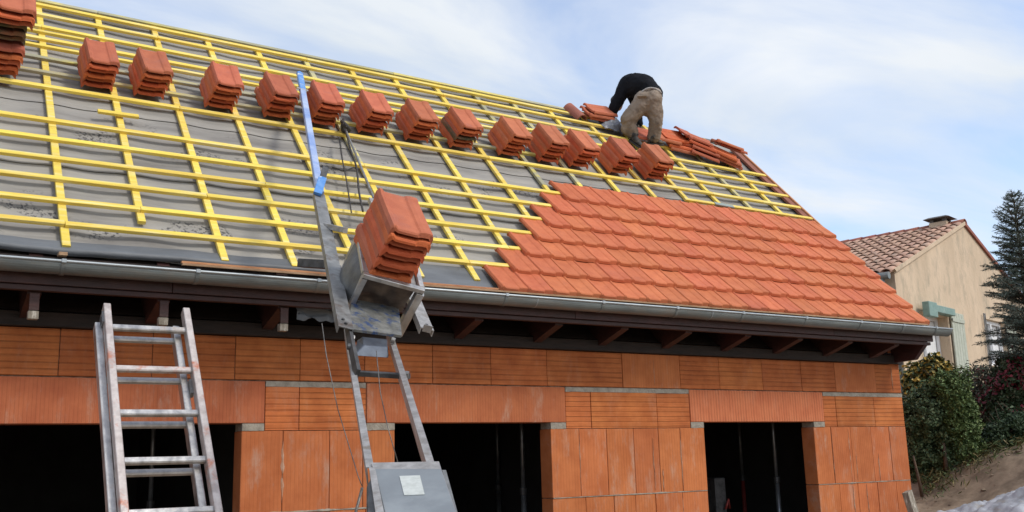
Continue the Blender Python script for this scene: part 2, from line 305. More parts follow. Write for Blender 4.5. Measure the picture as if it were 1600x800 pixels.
M['concrete'] = mat('unlit_interior_concrete', (0.055, 0.052, 0.05), (0.04, 0.038, 0.035), 0.9, 3, bump=0.3, bscale=20, coord="World")  # near-black tone puts the darkness of the unlit rooms into the colour
M['prop_steel'] = mat('galvanised_prop', (0.35, 0.37, 0.38), (0.25, 0.26, 0.27), 0.35, 10, metal=0.7)
M['prop_red'] = mat('red_painted_prop', (0.35, 0.05, 0.04), (0.22, 0.035, 0.03), 0.5, 10)
M['stucco'] = mat('beige_roughcast', (0.64, 0.50, 0.355), (0.53, 0.41, 0.285), 0.95, 1.6, bump=0.9, bscale=22, c3=(0.40, 0.33, 0.24), s3=3.6, t3=(0.50, 0.70), stretch=(1, 1, 0.45), coord="World")
M['old_tile'] = mat('old_canal_tile', (0.50, 0.31, 0.22), (0.42, 0.26, 0.185), 0.9, 4, bump=0.3, bscale=40, vary=0.13, c3=(0.42, 0.33, 0.26), s3=3, t3=(0.55, 0.7))
M['ridge_red'] = mat('red_ridge_tile', (0.34, 0.12, 0.08), (0.25, 0.085, 0.06), 0.85, 5, vary=0.15, bump=0.3)
M['shutter_green'] = mat('sage_green_paint', (0.22, 0.33, 0.29), (0.16, 0.26, 0.23), 0.6, 8, bump=0.2, bscale=30, vary=0.05, c3=(0.35, 0.42, 0.38), s3=6, t3=(0.6, 0.7))
M['shutter_pale'] = mat('faded_green_shutter', (0.46, 0.48, 0.40), (0.38, 0.41, 0.33), 0.7, 8, bump=0.2, bscale=30, vary=0.05)
M['white'] = mat('white_paint', (0.76, 0.77, 0.77), (0.70, 0.71, 0.72), 0.5, 4)
M['glass'] = mat('window_glass', (0.10, 0.12, 0.14), (0.08, 0.09, 0.10), 0.08, 2, spec=0.8)
M['chimney'] = mat('dark_chimney_render', (0.14, 0.13, 0.12), (0.08, 0.075, 0.07), 0.9, 6, bump=0.4)
M['soil'] = mat('bare_soil', (0.29, 0.22, 0.155), (0.16, 0.12, 0.085), 0.98, 3.5, bump=1.0, bscale=9, c3=(0.35, 0.275, 0.20), s3=1.5, t3=(0.5, 0.7), coord="World", spec=0.1)
M['tarp'] = mat('crumpled_white_tarp', (0.44, 0.45, 0.48), (0.26, 0.27, 0.29), 0.6, 4, bump=0.3, bscale=12, c3=(0.30, 0.27, 0.23), s3=5, t3=(0.55, 0.68))
M['bark'] = mat('bark', (0.13, 0.085, 0.055), (0.07, 0.045, 0.03), 0.95, 12, bump=0.8, bscale=30, stretch=(3, 3, 1))
M['fabric_black'] = mat('black_jumper_fabric', (0.014, 0.015, 0.019), (0.009, 0.010, 0.013), 0.95, 10, bump=0.5, bscale=14, spec=0.15)
M['fabric_khaki'] = mat('khaki_trouser_fabric', (0.31, 0.245, 0.190), (0.20, 0.158, 0.122), 0.95, 6, bump=0.9, bscale=11, c3=(0.38, 0.31, 0.25), s3=5, t3=(0.5, 0.7), spec=0.15)
M['boot'] = mat('dusty_black_boot', (0.07, 0.062, 0.055), (0.025, 0.023, 0.022), 0.8, 18, c3=(0.24, 0.20, 0.15), s3=14, t3=(0.54, 0.64))
M['belt'] = mat('grey_waistband', (0.42, 0.40, 0.37), (0.30, 0.28, 0.26), 0.8, 10)
M['skin'] = mat('skin', (0.50, 0.27, 0.18), (0.44, 0.22, 0.15), 0.55, 8)
M['hair'] = mat('dark_hair', (0.03, 0.02, 0.015), (0.018, 0.012, 0.01), 0.8, 30)
M['bag'] = mat('grey_plastic_wrap', (0.24, 0.25, 0.28), (0.15, 0.16, 0.18), 0.35, 6, bump=0.4, bscale=20)

# roofing underlay: grey felt with faint bands, wrinkles and worn black print
def underlay_mat():
    m = bpy.data.materials.new("grey_roof_underlay"); m.use_nodes = True; t = m.node_tree; b = t.nodes["Principled BSDF"]
    b.inputs["Roughness"].default_value = 0.62; b.inputs["Specular IOR Level"].default_value = 0.3
    tc = N(t, "ShaderNodeTexCoord"); mp = N(t, "ShaderNodeMapping"); L(t, tc.outputs["Object"], mp.inputs[0]); mp.inputs["Scale"].default_value = (0.45, 2.6, 1)
    n = N(t, "ShaderNodeTexNoise"); L(t, mp.outputs[0], n.inputs["Vector"]); n.inputs["Scale"].default_value = 1.5; n.inputs["Detail"].default_value = 8; n.inputs["Roughness"].default_value = 0.6
    r = N(t, "ShaderNodeValToRGB"); L(t, n.outputs[0], r.inputs[0])
    e = r.color_ramp.elements; e[0].position = 0.32; e[0].color = (0.180, 0.168, 0.155, 1); e[1].position = 0.68; e[1].color = (0.385, 0.362, 0.320, 1)
    k = e.new(0.5); k.color = (0.295, 0.280, 0.255, 1)
    # worn print: horizontal runs of broken glyph-like marks
    sp = N(t, "ShaderNodeSeparateXYZ"); L(t, tc.outputs["Object"], sp.inputs[0])
    g = N(t, "ShaderNodeMapping"); L(t, tc.outputs["Object"], g.inputs[0]); g.inputs["Scale"].default_value = (34, 30, 1); g.inputs["Rotation"].default_value = (0, 0, 0.06)
    gn = N(t, "ShaderNodeTexNoise"); L(t, g.outputs[0], gn.inputs["Vector"]); gn.inputs["Scale"].default_value = 1.0; gn.inputs["Detail"].default_value = 3
    gr = N(t, "ShaderNodeMapRange", interpolation_type='SMOOTHSTEP'); L(t, gn.outputs[0], gr.inputs[0]); gr.inputs[1].default_value = 0.50; gr.inputs[2].default_value = 0.60
    pm = N(t, "ShaderNodeMapping"); L(t, tc.outputs["Object"], pm.inputs[0]); pm.inputs["Scale"].default_value = (1.7, 3.2, 1); pm.inputs["Location"].default_value = (3.1, 0.4, 0)
    pn = N(t, "ShaderNodeTexNoise"); L(t, pm.outputs[0], pn.inputs["Vector"]); pn.inputs["Scale"].default_value = 1.0; pn.inputs["Detail"].default_value = 2
    pr = N(t, "ShaderNodeMapRange", interpolation_type='SMOOTHSTEP'); L(t, pn.outputs[0], pr.inputs[0]); pr.inputs[1].default_value = 0.53; pr.inputs[2].default_value = 0.62
    # print runs in two bands of each sheet
    bs = N(t, "ShaderNodeMath", operation='PINGPONG'); L(t, sp.outputs[1], bs.inputs[0]); bs.inputs[1].default_value = 0.72
    br = N(t, "ShaderNodeMapRange", interpolation_type='SMOOTHSTEP'); L(t, bs.outputs[0], br.inputs[0]); br.inputs[1].default_value = 0.38; br.inputs[2].default_value = 0.46
    a = N(t, "ShaderNodeMath", operation='MULTIPLY'); L(t, gr.outputs[0], a.inputs[0]); L(t, pr.outputs[0], a.inputs[1])
    a2 = N(t, "ShaderNodeMath", operation='MULTIPLY'); L(t, a.outputs[0], a2.inputs[0]); L(t, br.outputs[0], a2.inputs[1])
    lo = N(t, "ShaderNodeMapRange"); L(t, sp.outputs[1], lo.inputs[0]); lo.inputs[1].default_value = 3.0; lo.inputs[2].default_value = 2.2; lo.inputs[3].default_value = 0.25; lo.inputs[4].default_value = 0.85
    a3 = N(t, "ShaderNodeMath", operation='MULTIPLY'); L(t, a2.outputs[0], a3.inputs[0]); L(t, lo.outputs[0], a3.inputs[1])
    x = N(t, "ShaderNodeMixRGB"); L(t, a3.outputs[0], x.inputs[0]); L(t, r.outputs[0], x.inputs[1]); x.inputs[2].default_value = (0.035, 0.035, 0.04, 1)
    L(t, x.outputs[0], b.inputs["Base Color"])
    wn = N(t, "ShaderNodeTexNoise"); wm = N(t, "ShaderNodeMapping"); L(t, tc.outputs["Object"], wm.inputs[0]); wm.inputs["Scale"].default_value = (2.0, 9, 1); L(t, wm.outputs[0], wn.inputs["Vector"]); wn.inputs["Scale"].default_value = 1.0; wn.inputs["Detail"].default_value = 6
    bp = N(t, "ShaderNodeBump"); bp.inputs["Strength"].default_value = 0.5; bp.inputs["Distance"].default_value = 0.03; L(t, wn.outputs[0], bp.inputs["Height"]); L(t, bp.outputs[0], b.inputs["Normal"])
    return m
M['underlay'] = underlay_mat()

def leaf_mat(name, cols, rough=0.6, trans=0.25):
    m = bpy.data.materials.new(name); m.use_nodes = True; t = m.node_tree; b = t.nodes["Principled BSDF"]
    g = N(t, "ShaderNodeNewGeometry"); r = N(t, "ShaderNodeValToRGB"); L(t, g.outputs["Random Per Island"], r.inputs[0])
    e = r.color_ramp.elements; e[0].position = 0; e[0].color = (*cols[0], 1); e[1].position = 1; e[1].color = (*cols[-1], 1)
    for i, c in enumerate(cols[1:-1]):
        k = e.new((i + 1) / (len(cols) - 1)); k.color = (*c, 1)
    L(t, r.outputs[0], b.inputs["Base Color"]); b.inputs["Roughness"].default_value = rough
    b.inputs["Specular IOR Level"].default_value = 0.35
    return m

# ------------------------------------------------------------------ setting: ground
def ground_z(x, y):
    P = [(9.0, 0.0), (11.6, 0.42), (12.6, 0.82), (13.4, 0.96), (13.9, 1.14), (14.7, 1.68), (16.2, 2.15), (30, 3.2), (60, 3.6)]
    z = 0.0 if x <= 9 else 3.6
    for (x0, z0), (x1, z1) in zip(P[:-1], P[1:]):
        if x0 < x <= x1: z = z0 + (z1 - z0) * (x - x0) / (x1 - x0)
    b = min(max((y + 7.5) / 5.0, 0), 1)
    return z * (0.3 + 0.7 * b)
def build_ground():
    def rings():
        xs = [-2500, -800, -200, -60, -20, -8, 0, 6, 10] + [11 + 0.16 * i for i in range(75)] + [24, 26, 30, 38, 60, 150, 500, 1500, 3000]
        ys = [-2500, -600, -120, -40, -20, -12] + [-9 + 0.2 * i for i in range(75)] + [7, 9, 12, 18, 30, 60, 150, 500, 1500, 3500]
        return xs, ys
    xs, ys = rings(); vs = []; nx = len(xs)
    for y in ys:
        for x in xs:
            z = ground_z(x, y)
            if x > 12 and x < 26 and -9 < y < 8:
                k = min((x - 12) / 1.5, 1)
                z += k * (0.16 * noise.noise(Vector((x * 0.7, y * 0.7, 0))) + 0.07 * noise.noise(Vector((x * 2.3, y * 2.3, 3))) + 0.05 * noise.noise(Vector((x * 5, y * 5, 7))))
            vs.append((x, y, z))
    fs = [(j * nx + i, j * nx + i + 1, (j + 1) * nx + i + 1, (j + 1) * nx + i) for j in range(len(ys) - 1) for i in range(nx - 1)]
    me = bpy.data.meshes.new("ground"); me.from_pydata(vs, [], fs); me.materials.append(M['soil'])
    me.polygons.foreach_set("use_smooth", [True] * len(me.polygons))
    o = link("ground", me, kind="structure"); return o
build_ground()

# ------------------------------------------------------------------ the house under construction
house = thing("unfinished_house", "orange clay block house with its roof half tiled and yellow battens still bare", "house", (4.5, 2.0, 0))
Z_LB, Z_LT = 2.125, 2.488
OPEN = [(-0.10, 2.654, 0.0), (4.092, 5.837, 0.68), (7.939, 9.742, 0.68)]
XR = 11.50; XL = -3.0
# mortar core of the front wall
mb = MB()
prev = XL + 0.01
for (a, b, z0) in OPEN:
    mb.box((prev, 0.012, 0.0), (a - 0.012, 0.188, Z_LB - 0.002)); prev = b + 0.012
    if z0 > 0: mb.box((a - 0.011, 0.013, 0.0), (b + 0.011, 0.187, z0 - 0.03))
mb.box((prev, 0.012, 0.0), (XR - 0.012, 0.188, Z_LB - 0.002))
mb.box((XL + 0.01, 0.012, Z_LB + 0.012), (XR - 0.012, 0.188, 2.86))
wall = part("front_wall", mb, M['mortar_thin'], house)
def brick(x0, x1, z0, z1, m, name="brick", y0=0.0, g=0.0028, bev=0.003):
    j = random.uniform(-0.003, 0.003)
    b = MB().box((x0 + g, y0 + j, z0 + g), (x1 - g, 0.2, z1 - g))
    return part(name, b, M[m], wall, bevel=bev)
# top course
T = [XL, -2.3, -1.6, -0.9, -0.25, 0.45, 1.19, 1.896, 2.583, 3.165, 3.788, 4.491, 5.144, 5.819, 6.806, 7.628, 8.228, 8.93, 9.6, 10.214, 11.0, XR]
sm_top = {8, 9, 13, 14}
for i in range(len(T) - 1):
    brick(T[i], T[i + 1], 2.492, 2.868, 'brick_v' if T[i] in (6.806, 7.628 - 0, 10.214) and T[i] != 7.628 else 'brick_h')
# lintel-level course, with its grey levelling mortar above
for seg in ([XL, -2.2, -1.5, -0.8, -0.3], [2.854, 3.163, 3.802], [6.036, 6.362, 7.263, 7.741], [9.95, 10.18, 10.91, XR]):
    for a, b in zip(seg[:-1], seg[1:]): brick(a, b, 2.060, 2.444, 'brick_h')
    me = MB(); n = 40; 
    a, b = seg[0] + 0.004, seg[-1] - 0.004
    vs = []
    for i in range(n + 1):
        x = a + (b - a) * i / n; w = 0.006 * noise.noise(Vector((x * 9, 1, 0))); d = 0.004 + 0.007 * noise.noise(Vector((x * 7, 4, 0)))
        vs += [(x, -d, 2.440 + w), (x, -d - 0.001, 2.487 - abs(w) * 0.6), (x, 0.19, 2.487), (x, 0.19, 2.440)]
    fs = [(4 * i + k, 4 * i + (k + 1) % 4, 4 * i + 4 + (k + 1) % 4, 4 * i + 4 + k) for i in range(n) for k in range(4)] + [(0, 1, 2, 3), (4 * n, 4 * n + 1, 4 * n + 2, 4 * n + 3)]
    me.add(vs, fs); part("mortar_bed", me, M['mortar'], wall)
# lintels
for (a, b, m) in ((-0.3, 2.854, 'lintel'), (3.802, 6.036, 'lintel'), (7.741, 9.95, 'lintel_rib')):
    part("lintel", MB().box((a + 0.004, -0.006, Z_LB), (b - 0.004, 0.205, Z_LT - 0.004)), M[m], wall, bevel=0.005)
# mortar pads under lintel ends
for a, b in ((2.660, 2.850), (3.806, 4.088), (5.842, 6.03), (7.746, 7.935), (9.747, 9.945), (-0.296, -0.104)):
    vs = []; n = 10
    for i in range(n + 1):
        x = a + (b - a) * i / n; d = 0.004 + 0.006 * noise.noise(Vector((x * 13, 9, 0)))
        vs += [(x, -d, 2.062 - 0.012 * abs(noise.noise(Vector((x * 21, 2, 0))))), (x, -d, 2.123), (x, 0.185, 2.123), (x, 0.185, 2.062)]
    fs = [(4 * i + k, 4 * i + (k + 1) % 4, 4 * i + 4 + (k + 1) % 4, 4 * i + 4 + k) for i in range(n) for k in range(4)] + [(0, 1, 2, 3), (4 * n, 4 * n + 1, 4 * n + 2, 4 * n + 3)]
    part("mortar_pad", MB().add(vs, fs), M['mortar'], wall)
# upright blocks
V1 = [[XL, -2.6, -2.2, -1.8, -1.4, -1.0, -0.6, -0.1], [2.654, 3.022, 3.452, 3.772, 4.092], [5.837, 6.194, 6.551, 6.917, 7.264, 7.578, 7.939], [9.742, 10.05, 10.408, 10.80, 11.16, XR]]
V2 = [[XL, -2.6, -2.2, -1.8, -1.4, -1.0, -0.6, -0.1], [2.654, 3.10, 3.46, 3.80, 4.092], [5.837, 6.25, 6.615, 6.90, 7.178, 7.56, 7.939], [9.742, 10.12, 10.46, 10.83, 11.2, XR]]
for segs, z0, z1 in ((V1, 1.372, 2.062), (V2, 0.68, 1.368), (V1, 0.0, 0.676)):
    for seg in segs:
        for a, b in zip(seg[:-1], seg[1:]):
            top = 2.060 if z1 > 2 and not (a in (2.654, 5.837, 9.742) or b in (4.092, 7.939)) else z1
            brick(a, b, z0, top, 'brick_v')
for a, b, z0 in OPEN[1:]:
    n = 3
    for i in range(n): brick(a + (b - a) * i / n, a + (b - a) * (i + 1) / n, 0.0, 0.65, 'brick_v')
# rough mortar squeezed along the bed joint between upright courses
def squeeze(a, b, z):
    n = int((b - a) / 0.018); vs = []
    for i in range(n + 1):
        x = a + (b - a) * i / n; q = max(0.0, noise.noise(Vector((x * 6, z, 2))) * 1.4 + 0.15) * (0.4 + abs(noise.noise(Vector((x * 40, z, 5)))))
        vs += [(x, 0.004, z - 0.003 - 0.016 * q), (x, -0.004 - 0.008 * q, z - 0.001 - 0.004 * q), (x, -0.003 - 0.004 * q, z + 0.004 + 0.010 * q), (x, 0.006, z + 0.005 + 0.012 * q)]
    fs = [(4 * i + k, 4 * i + 4 + k, 4 * i + 4 + (k + 1) % 4, 4 * i + (k + 1) % 4) for i in range(n) for k in range(4)]
    part("mortar_seam", MB().add(vs, fs), M['mortar'], wall)
for a, b in ((XL, -0.1), (2.654, 4.092), (5.837, 7.939), (9.742, XR)): squeeze(a + 0.01, b - 0.01, 1.370)
# pale lime smears running down some upright joints
M['smear'] = mat('lime_smear', (0.47, 0.30, 0.21), (0.42, 0.20, 0.11), 0.95, 22, bump=0.5, bscale=60, coord="World")
def smear(x, z0, z1, w):
    n = int((z1 - z0) / 0.015); vs = []
    for i in range(n + 1):
        z = z0 + (z1 - z0) * i / n; t_ = min(1, 4 * i / n, 4 * (n - i) / n)
        a = w * (0.55 + 0.9 * noise.noise(Vector((x * 9, z * 14, 1)))) * t_; b = w * (0.55 + 0.9 * noise.noise(Vector((x * 9, z * 14, 8)))) * t_
        c = x + 0.006 * noise.noise(Vector((x, z * 6, 4))); d = -0.0045
        vs += [(c - max(a, 0.001), d + 0.0035, z), (c, d - 0.0012, z), (c + max(b, 0.001), d + 0.0035, z)]
    part("mortar_smear", MB().add(vs, [(3 * i + k, 3 * i + k + 1, 3 * i + k + 4, 3 * i + k + 3) for i in range(n) for k in (0, 1)]), M['smear'], wall)
for q in ((3.022, 1.45, 1.98, 0.022), (6.194, 1.42, 2.0, 0.008), (7.578, 1.40, 2.03, 0.010), (7.30, 1.39, 1.62, 0.016), (7.18, 1.40, 1.95, 0.007), (10.05, 1.42, 2.0, 0.007), (10.36, 1.39, 2.03, 0.014), (10.47, 1.40, 1.7, 0.010), (10.9, 1.38, 1.72, 0.012), (10.36, 0.72, 1.34, 0.012), (10.62, 0.8, 1.35, 0.010), (7.56, 0.75, 1.35, 0.012), (3.46, 0.80, 1.35, 0.012), (4.02, 2.14, 2.44, 0.010), (3.92, 2.14, 2.42, 0.008), (4.10, 2.15, 2.40, 0.007), (11.33, 2.52, 2.84, 0.012), (7.25, 2.52, 2.80, 0.009)): smear(*q)
# window C lintel side etc. interior shell
DEPTH = 6.6
part("side_wall", MB().box((XR - 0.2, 0.203, 0), (XR, DEPTH, 2.86)), M['brick_h'], house)
part("side_wall", MB().box((XL, 0.203, 0), (XL + 0.2, DEPTH, 2.86)), M['brick_h'], house)
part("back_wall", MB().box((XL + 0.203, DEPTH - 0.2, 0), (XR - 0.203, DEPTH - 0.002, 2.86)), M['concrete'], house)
part("room_shade_panel", MB().box((XR - 0.215, 0.21, 0.02), (XR - 0.203, DEPTH - 0.21, 2.6)), M["concrete"], house)  # added dark sheet covering the brick, so the room reads as unlit
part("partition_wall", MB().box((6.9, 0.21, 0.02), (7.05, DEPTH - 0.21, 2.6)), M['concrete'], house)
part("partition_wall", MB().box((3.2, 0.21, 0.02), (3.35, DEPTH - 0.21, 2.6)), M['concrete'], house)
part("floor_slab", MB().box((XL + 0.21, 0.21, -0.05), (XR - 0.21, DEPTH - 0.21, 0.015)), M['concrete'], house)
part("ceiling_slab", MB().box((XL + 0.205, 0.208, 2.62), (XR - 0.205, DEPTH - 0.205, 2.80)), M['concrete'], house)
# gable triangles
RIDGE_S = 3.54 * U; RY = E0.y + RIDGE_S * CT; RZ = E0.z + RIDGE_S * ST
for x0, x1 in ((XR - 0.2, XR), (XL, XL + 0.2)):
    yb = 2 * RY - 0.05
    hh = lambda y: E0.z + (y - E0.y) * math.tan(TH) - 0.30
    prof = [(0.0, 2.865), (0.0, hh(0)), (RY, hh(RY)), (2 * RY, hh(0)), (2 * RY, 2.865)]
    vs = [(x, y, z) for x in (x0, x1) for y, z in prof]
    part("gable_wall", MB().add(vs, [(0, 1, 2, 3, 4), (9, 8, 7, 6, 5)] + [(i, (i + 1) % 5, 5 + (i + 1) % 5, 5 + i) for i in range(5)]), M['brick_h'], house)

# roof deck (part) in roof-local coordinates; everything nailed to it is a sub-part
RX0, RX1 = -3.1, 11.40
roof = bpy.data.objects.new("roof", MB().box((RX0, 0.05, -0.150), (RX1, RIDGE_S - 0.02, -0.120)).mesh("roof", M['wood_dark']))
put(roof, house, ROOF)
def warp(x, s):
    k = s / U - 2.07
    return s if k < 0 else s + k * (-0.016 * (x / U - 3.0)) * U / 1.45
# underlay sheets, lapped
def underlay_sheet(s0, s1, h, x0=RX0 + 0.01, x1=RX1 - 0.015):
    nx, ns = 150, 8; vs = []
    for j in range(ns + 1):
        for i in range(nx + 1):
            x = x0 + (x1 - x0) * i / nx; s = s0 + (s1 - s0) * j / ns
            if j == 0: s += 0.005 * noise.noise(Vector((x * 1.1, s0, 0)))
            ph = ((x / U - 0.84) / 0.449) % 1.0
            sag = -0.016 * math.sin(math.pi * ph) ** 2 + 0.008 * noise.noise(Vector((x * 2.5, s * 3, 2))) * math.sin(math.pi * ph)
            lift = 0.002 if j == 0 else 0
            vs.append((x, warp(x, s), h + sag * 0.8 + lift - 0.003))
    fs = [(j * (nx + 1) + i, j * (nx + 1) + i + 1, (j + 1) * (nx + 1) + i + 1, (j + 1) * (nx + 1) + i) for j in range(ns) for i in range(nx)]
    me = bpy.data.meshes.new("underlay_sheet"); me.from_pydata(vs, [], fs); me.materials.append(M['underlay']); me.polygons.foreach_set("use_smooth", [True] * len(me.polygons))
    local("underlay_sheet", me, roof)
underlay_sheet(0.16, 1.50, -0.080)
underlay_sheet(1.455, 2.60, -0.073)
underlay_sheet(2.56, 3.84, -0.066)
underlay_sheet(3.80, RIDGE_S + 0.01, -0.059)
# back slope so that the roof is closed
yb = RIDGE_S
vs = [(RX0, RY + 0.01, RZ - 0.09), (RX1, RY + 0.01, RZ - 0.09), (RX1, 2 * RY + 0.6, 3.0 - 0.10), (RX0, 2 * RY + 0.6, 3.0 - 0.10)]
vs += [(x, y, z + 0.04) for x, y, z in vs]
part("back_slope", MB().add(vs, [(0, 1, 2, 3), (7, 6, 5, 4), (0, 4, 5, 1), (1, 5, 6, 2), (2, 6, 7, 3), (3, 7, 4, 0)]), M['underlay'], house)

# counter battens run up the slope
CBX = [(0.84 + 0.449 * k) * U for k in range(-6, 17)]
for k, x in enumerate(CBX):
    if x < RX0 + 0.1 or x > RX1 - 0.12: continue
    s0 = 0.19 + random.uniform(-0.015, 0.02)
    if abs(x / U - 1.289) < 0.05: s0 = 0.64
    p = Vector((x, s0, -0.042)); q = Vector((x, warp(x, RIDGE_S + 0.02 + random.uniform(-0.01, 0.05)), -0.042))
    mid = 2.3 + random.uniform(-0.3, 0.3)
    old = abs(x / U - 5.33) < 0.3 or (x > 3.6 and random.random() < 0.15)
    for a, b, mm in ((p, Vector((x, mid, -0.042)), 'batten'), (Vector((x, mid + 0.004, -0.042)), q, 'batten_old' if old else 'batten')):
        local("counter_batten", MB().bar(a, b, 0.062, 0.034, (0, 0, 1), ch=0.003).mesh("counter_batten", M[mm]), roof)
# battens along the slope; positions are the upper edges in units of U
B_ALL = [0.362, 0.608, 0.854, 1.100, 1.346, 1.592]
def batten_row(s_top, x0, x1, mm, w=0.055, cuts=None, jit=0.006):
    cuts = cuts or []
    xs = [x0] + [c for c in cuts if x0 < c < x1] + [x1]
    for a, b in zip(xs[:-1], xs[1:]):
        s1 = s_top * U + random.uniform(-jit, jit) - w / 2; s2 = s1 + random.uniform(-0.004, 0.004)
        m_ = mm if isinstance(mm, str) else mm(a, b)
        local("batten", MB().bar((a + 0.003, warp(a, s1), -0.010), (b - 0.003, warp(b, s2), -0.010), w, 0.034, (0, 0, 1), ch=0.003).mesh("batten", M[m_]), roof)
cutA = [CBX[i] for i in range(len(CBX))]
def cuts(off): return [CBX[i] for i in range(off, len(CBX), 6)]
TL = [3.623, 3.842, 4.060, 4.279, 4.497, 4.716, 4.934]       # left edge of each laid row
for k, s in enumerate(B_ALL):
    batten_row(s, RX0, RX1 - 0.02, 'batten', cuts=cuts(k % 6))
batten_row(1.845, 6.6 * U, RX1 - 0.02, 'batten')
batten_row(2.070, RX0, RX1 - 0.02, 'batten', w=0.058, cuts=cuts(2))
batten_row(2.290, RX0, 5.2 * U, 'batten_old', cuts=cuts(4)); batten_row(2.310, 6.4 * U, RX1 - 0.02, 'batten')
batten_row(2.515, RX0, 5.2 * U, 'batten_old', cuts=cuts(1)); batten_row(2.540, 6.4 * U, RX1 - 0.02, 'batten')
batten_row(2.715, RX0, 4.9 * U, 'batten', w=0.045, cuts=cuts(5)); batten_row(2.775, 5.5 * U, RX1 - 0.02, 'batten')
batten_row(2.840, RX0, 5.6 * U, 'batten', cuts=cuts(3))
batten_row(2.955, 0.62 * U, 1.2 * U, 'batten', w=0.04)
batten_row(3.060, RX0, 8.0 * U, 'batten', cuts=cuts(0))
batten_row(3.285, RX0, 7.3 * U, 'batten', cuts=cuts(2))
batten_row(3.470, RX0, 6.6 * U, 'batten', cuts=cuts(5))
batten_row(3.555, RX0, 6.3 * U, 'batten_old', w=0.06, cuts=cuts(1))
# verge board down the right edge
local("verge_board", MB().box((RX1 - 0.015, 0.10, -0.125), (RX1 + 0.02, RIDGE_S - 0.25, 0.012)).mesh("verge_board", M['wood_orange'], bevel=0.003), roof)
local("verge_board", MB().box((RX1 - 0.14, 1.80 * U, -0.050), (RX1 - 0.018, RIDGE_S - 0.30, -0.012)).mesh("verge_board", mat('red_brown_verge', (0.30, 0.11, 0.07), (0.22, 0.08, 0.05), 0.8, 6), bevel=0.003), roof)

# ---- roof tile shape: interlocking tile, left lock, flat pan, raised right roll, thick nose
TW, TLEN = 0.330, 0.455
def tile_mesh(name, m, w=TW, length=TLEN, nose=0.020, rim=0.006, relief=1.0):
    px = [0, 0.014, 0.034, 0.050, 0.062, 0.110, 0.160, 0.205, 0.218, 0.232, 0.262, 0.296, 0.318, 0.330]
    pz = [-0.004, 0.010, 0.011, 0.004, 0.001, 0.000, 0.000, 0.000, 0.001, 0.006, 0.009, 0.009, 0.008, -0.003]
    pz = [v * relief for v in pz]
    sy = [0, 0.010, 0.024, 0.10, 0.40, 0.425, 0.455]
    add = [-0.008, 0.001, 0.003, 0.0, 0.0, 0.006, 0.004]
    bot = [-nose, -nose - 0.004, -nose, -0.014, -0.014, -0.024, -0.020]
    k = w / 0.330; kl = length / 0.455
    n = len(px); vs = []
    for j, y in enumerate(sy):
        for i in range(n):
            fx = 0.0
            if j == 0: fx = -0.005 if 8 <= i <= 12 else (-0.002 if i < 3 else 0.0)
            vs.append((px[i] * k, y * kl - fx, pz[i] + add[j]))
    o = len(vs)
    for j, y in enumerate(sy):
        for i in range(n):
            lip = -rim if i in (0, 1, n - 1, n - 2) else 0.0
            wave = 0.6 * (pz[i])
            vs.append((px[i] * k, y * kl - (0.004 if j == 0 else 0), bot[j] + lip + wave))
    fs = []
    for j in range(len(sy) - 1):
        for i in range(n - 1):
            a = j * n + i; fs.append((a, a + 1, a + n + 1, a + n)); fs.append((o + a, o + a + n, o + a + n + 1, o + a + 1))
    for j in range(len(sy) - 1):
        a = j * n; fs.append((a, a + n, o + a + n, o + a)); a = j * n + n - 1; fs.append((a, o + a, o + a + n, a + n))
    for i in range(n - 1):
        fs.append((i, o + i, o + i + 1, i + 1)); a = (len(sy) - 1) * n + i; fs.append((a, a + 1, o + a + 1, o + a))
    me = bpy.data.meshes.new(name); me.from_pydata(vs, [], fs); me.materials.append(m)
    bm = bmesh.new(); bm.from_mesh(me); bmesh.ops.recalc_face_normals(bm, faces=bm.faces); bm.to_mesh(me); bm.free()
    return me
ME_LAID = tile_mesh("roof_tile", M['tile_new'], w=0.312, nose=0.036, relief=1.25)
COVER = 0.2185 * U
pitch_tilt = math.atan2(0.044, 0.33)
XV = 8.455 * U
for r in range(7):
    n = 22 - r
    for j in range(n):
        x = XV - COVER * (j + 1) + random.uniform(-0.002, 0.002)
        s = (0.012 + 0.2405 * r) * U + random.uniform(-0.003, 0.003)
        m4 = Matrix.Translation((x, s, 0.044 + random.uniform(-0.002, 0.002))) @ Matrix.Rotation(-pitch_tilt + random.uniform(-0.006, 0.006), 4, 'X') @ Matrix.Rotation(0.026 + random.uniform(-0.003, 0.003), 4, 'Y') @ Matrix.Rotation(random.uniform(-0.004, 0.004), 4, 'Z')
        local("roof_tile", ME_LAID, roof, m4)

# ---- eaves: rafters, soffit, fascia, plates
for k, x in enumerate([-2.7, -1.8, -0.9, 0.02, 0.93, 1.86, 2.84, 3.80, 4.75, 5.67, 6.50, 7.38, 8.27, 9.12, 10.0, 10.88]):
    w = 0.095
    # rafter profile in (y, z): follows slope, plumb-cut foot
    y0 = -0.46; zt = lambda y: E0.z + (y - E0.y) * math.tan(TH) - 0.145
    prof = [(y0, zt(y0)), (y0, 3.055), (-0.06, 2.930), (-0.06, 2.99), (0.20, 3.10), (1.2, zt(1.2) - 0.2), (1.2, zt(1.2))]
    vs = [(xx, y, z) for xx in (x - w / 2, x + w / 2) for y, z in prof]; n = len(prof)
    rf = part("rafter", MB().add(vs, [tuple(range(n)), tuple(range(2 * n - 1, n - 1, -1))] + [(i, (i + 1) % n, n + (i + 1) % n, n + i) for i in range(n)]), M['wood'], house)
    if k in (4, 5, 6):
        part("steel_strap", MB().box((x - 0.034, -0.49, 2.93), (x + 0.034, -0.467, 3.06)), M['wood'], rf, bevel=0.002)
        part("rafter_foot_block", MB().box((x - 0.036, -0.485, 2.865), (x + 0.036, -0.42, 2.928)), M['wood_grey'], rf, bevel=0.004)
part("wall_plate", MB().box((XL, -0.055, 2.872), (XR + 0.02, 0.16, 2.985)), M['wood_dark'], house, bevel=0.004)
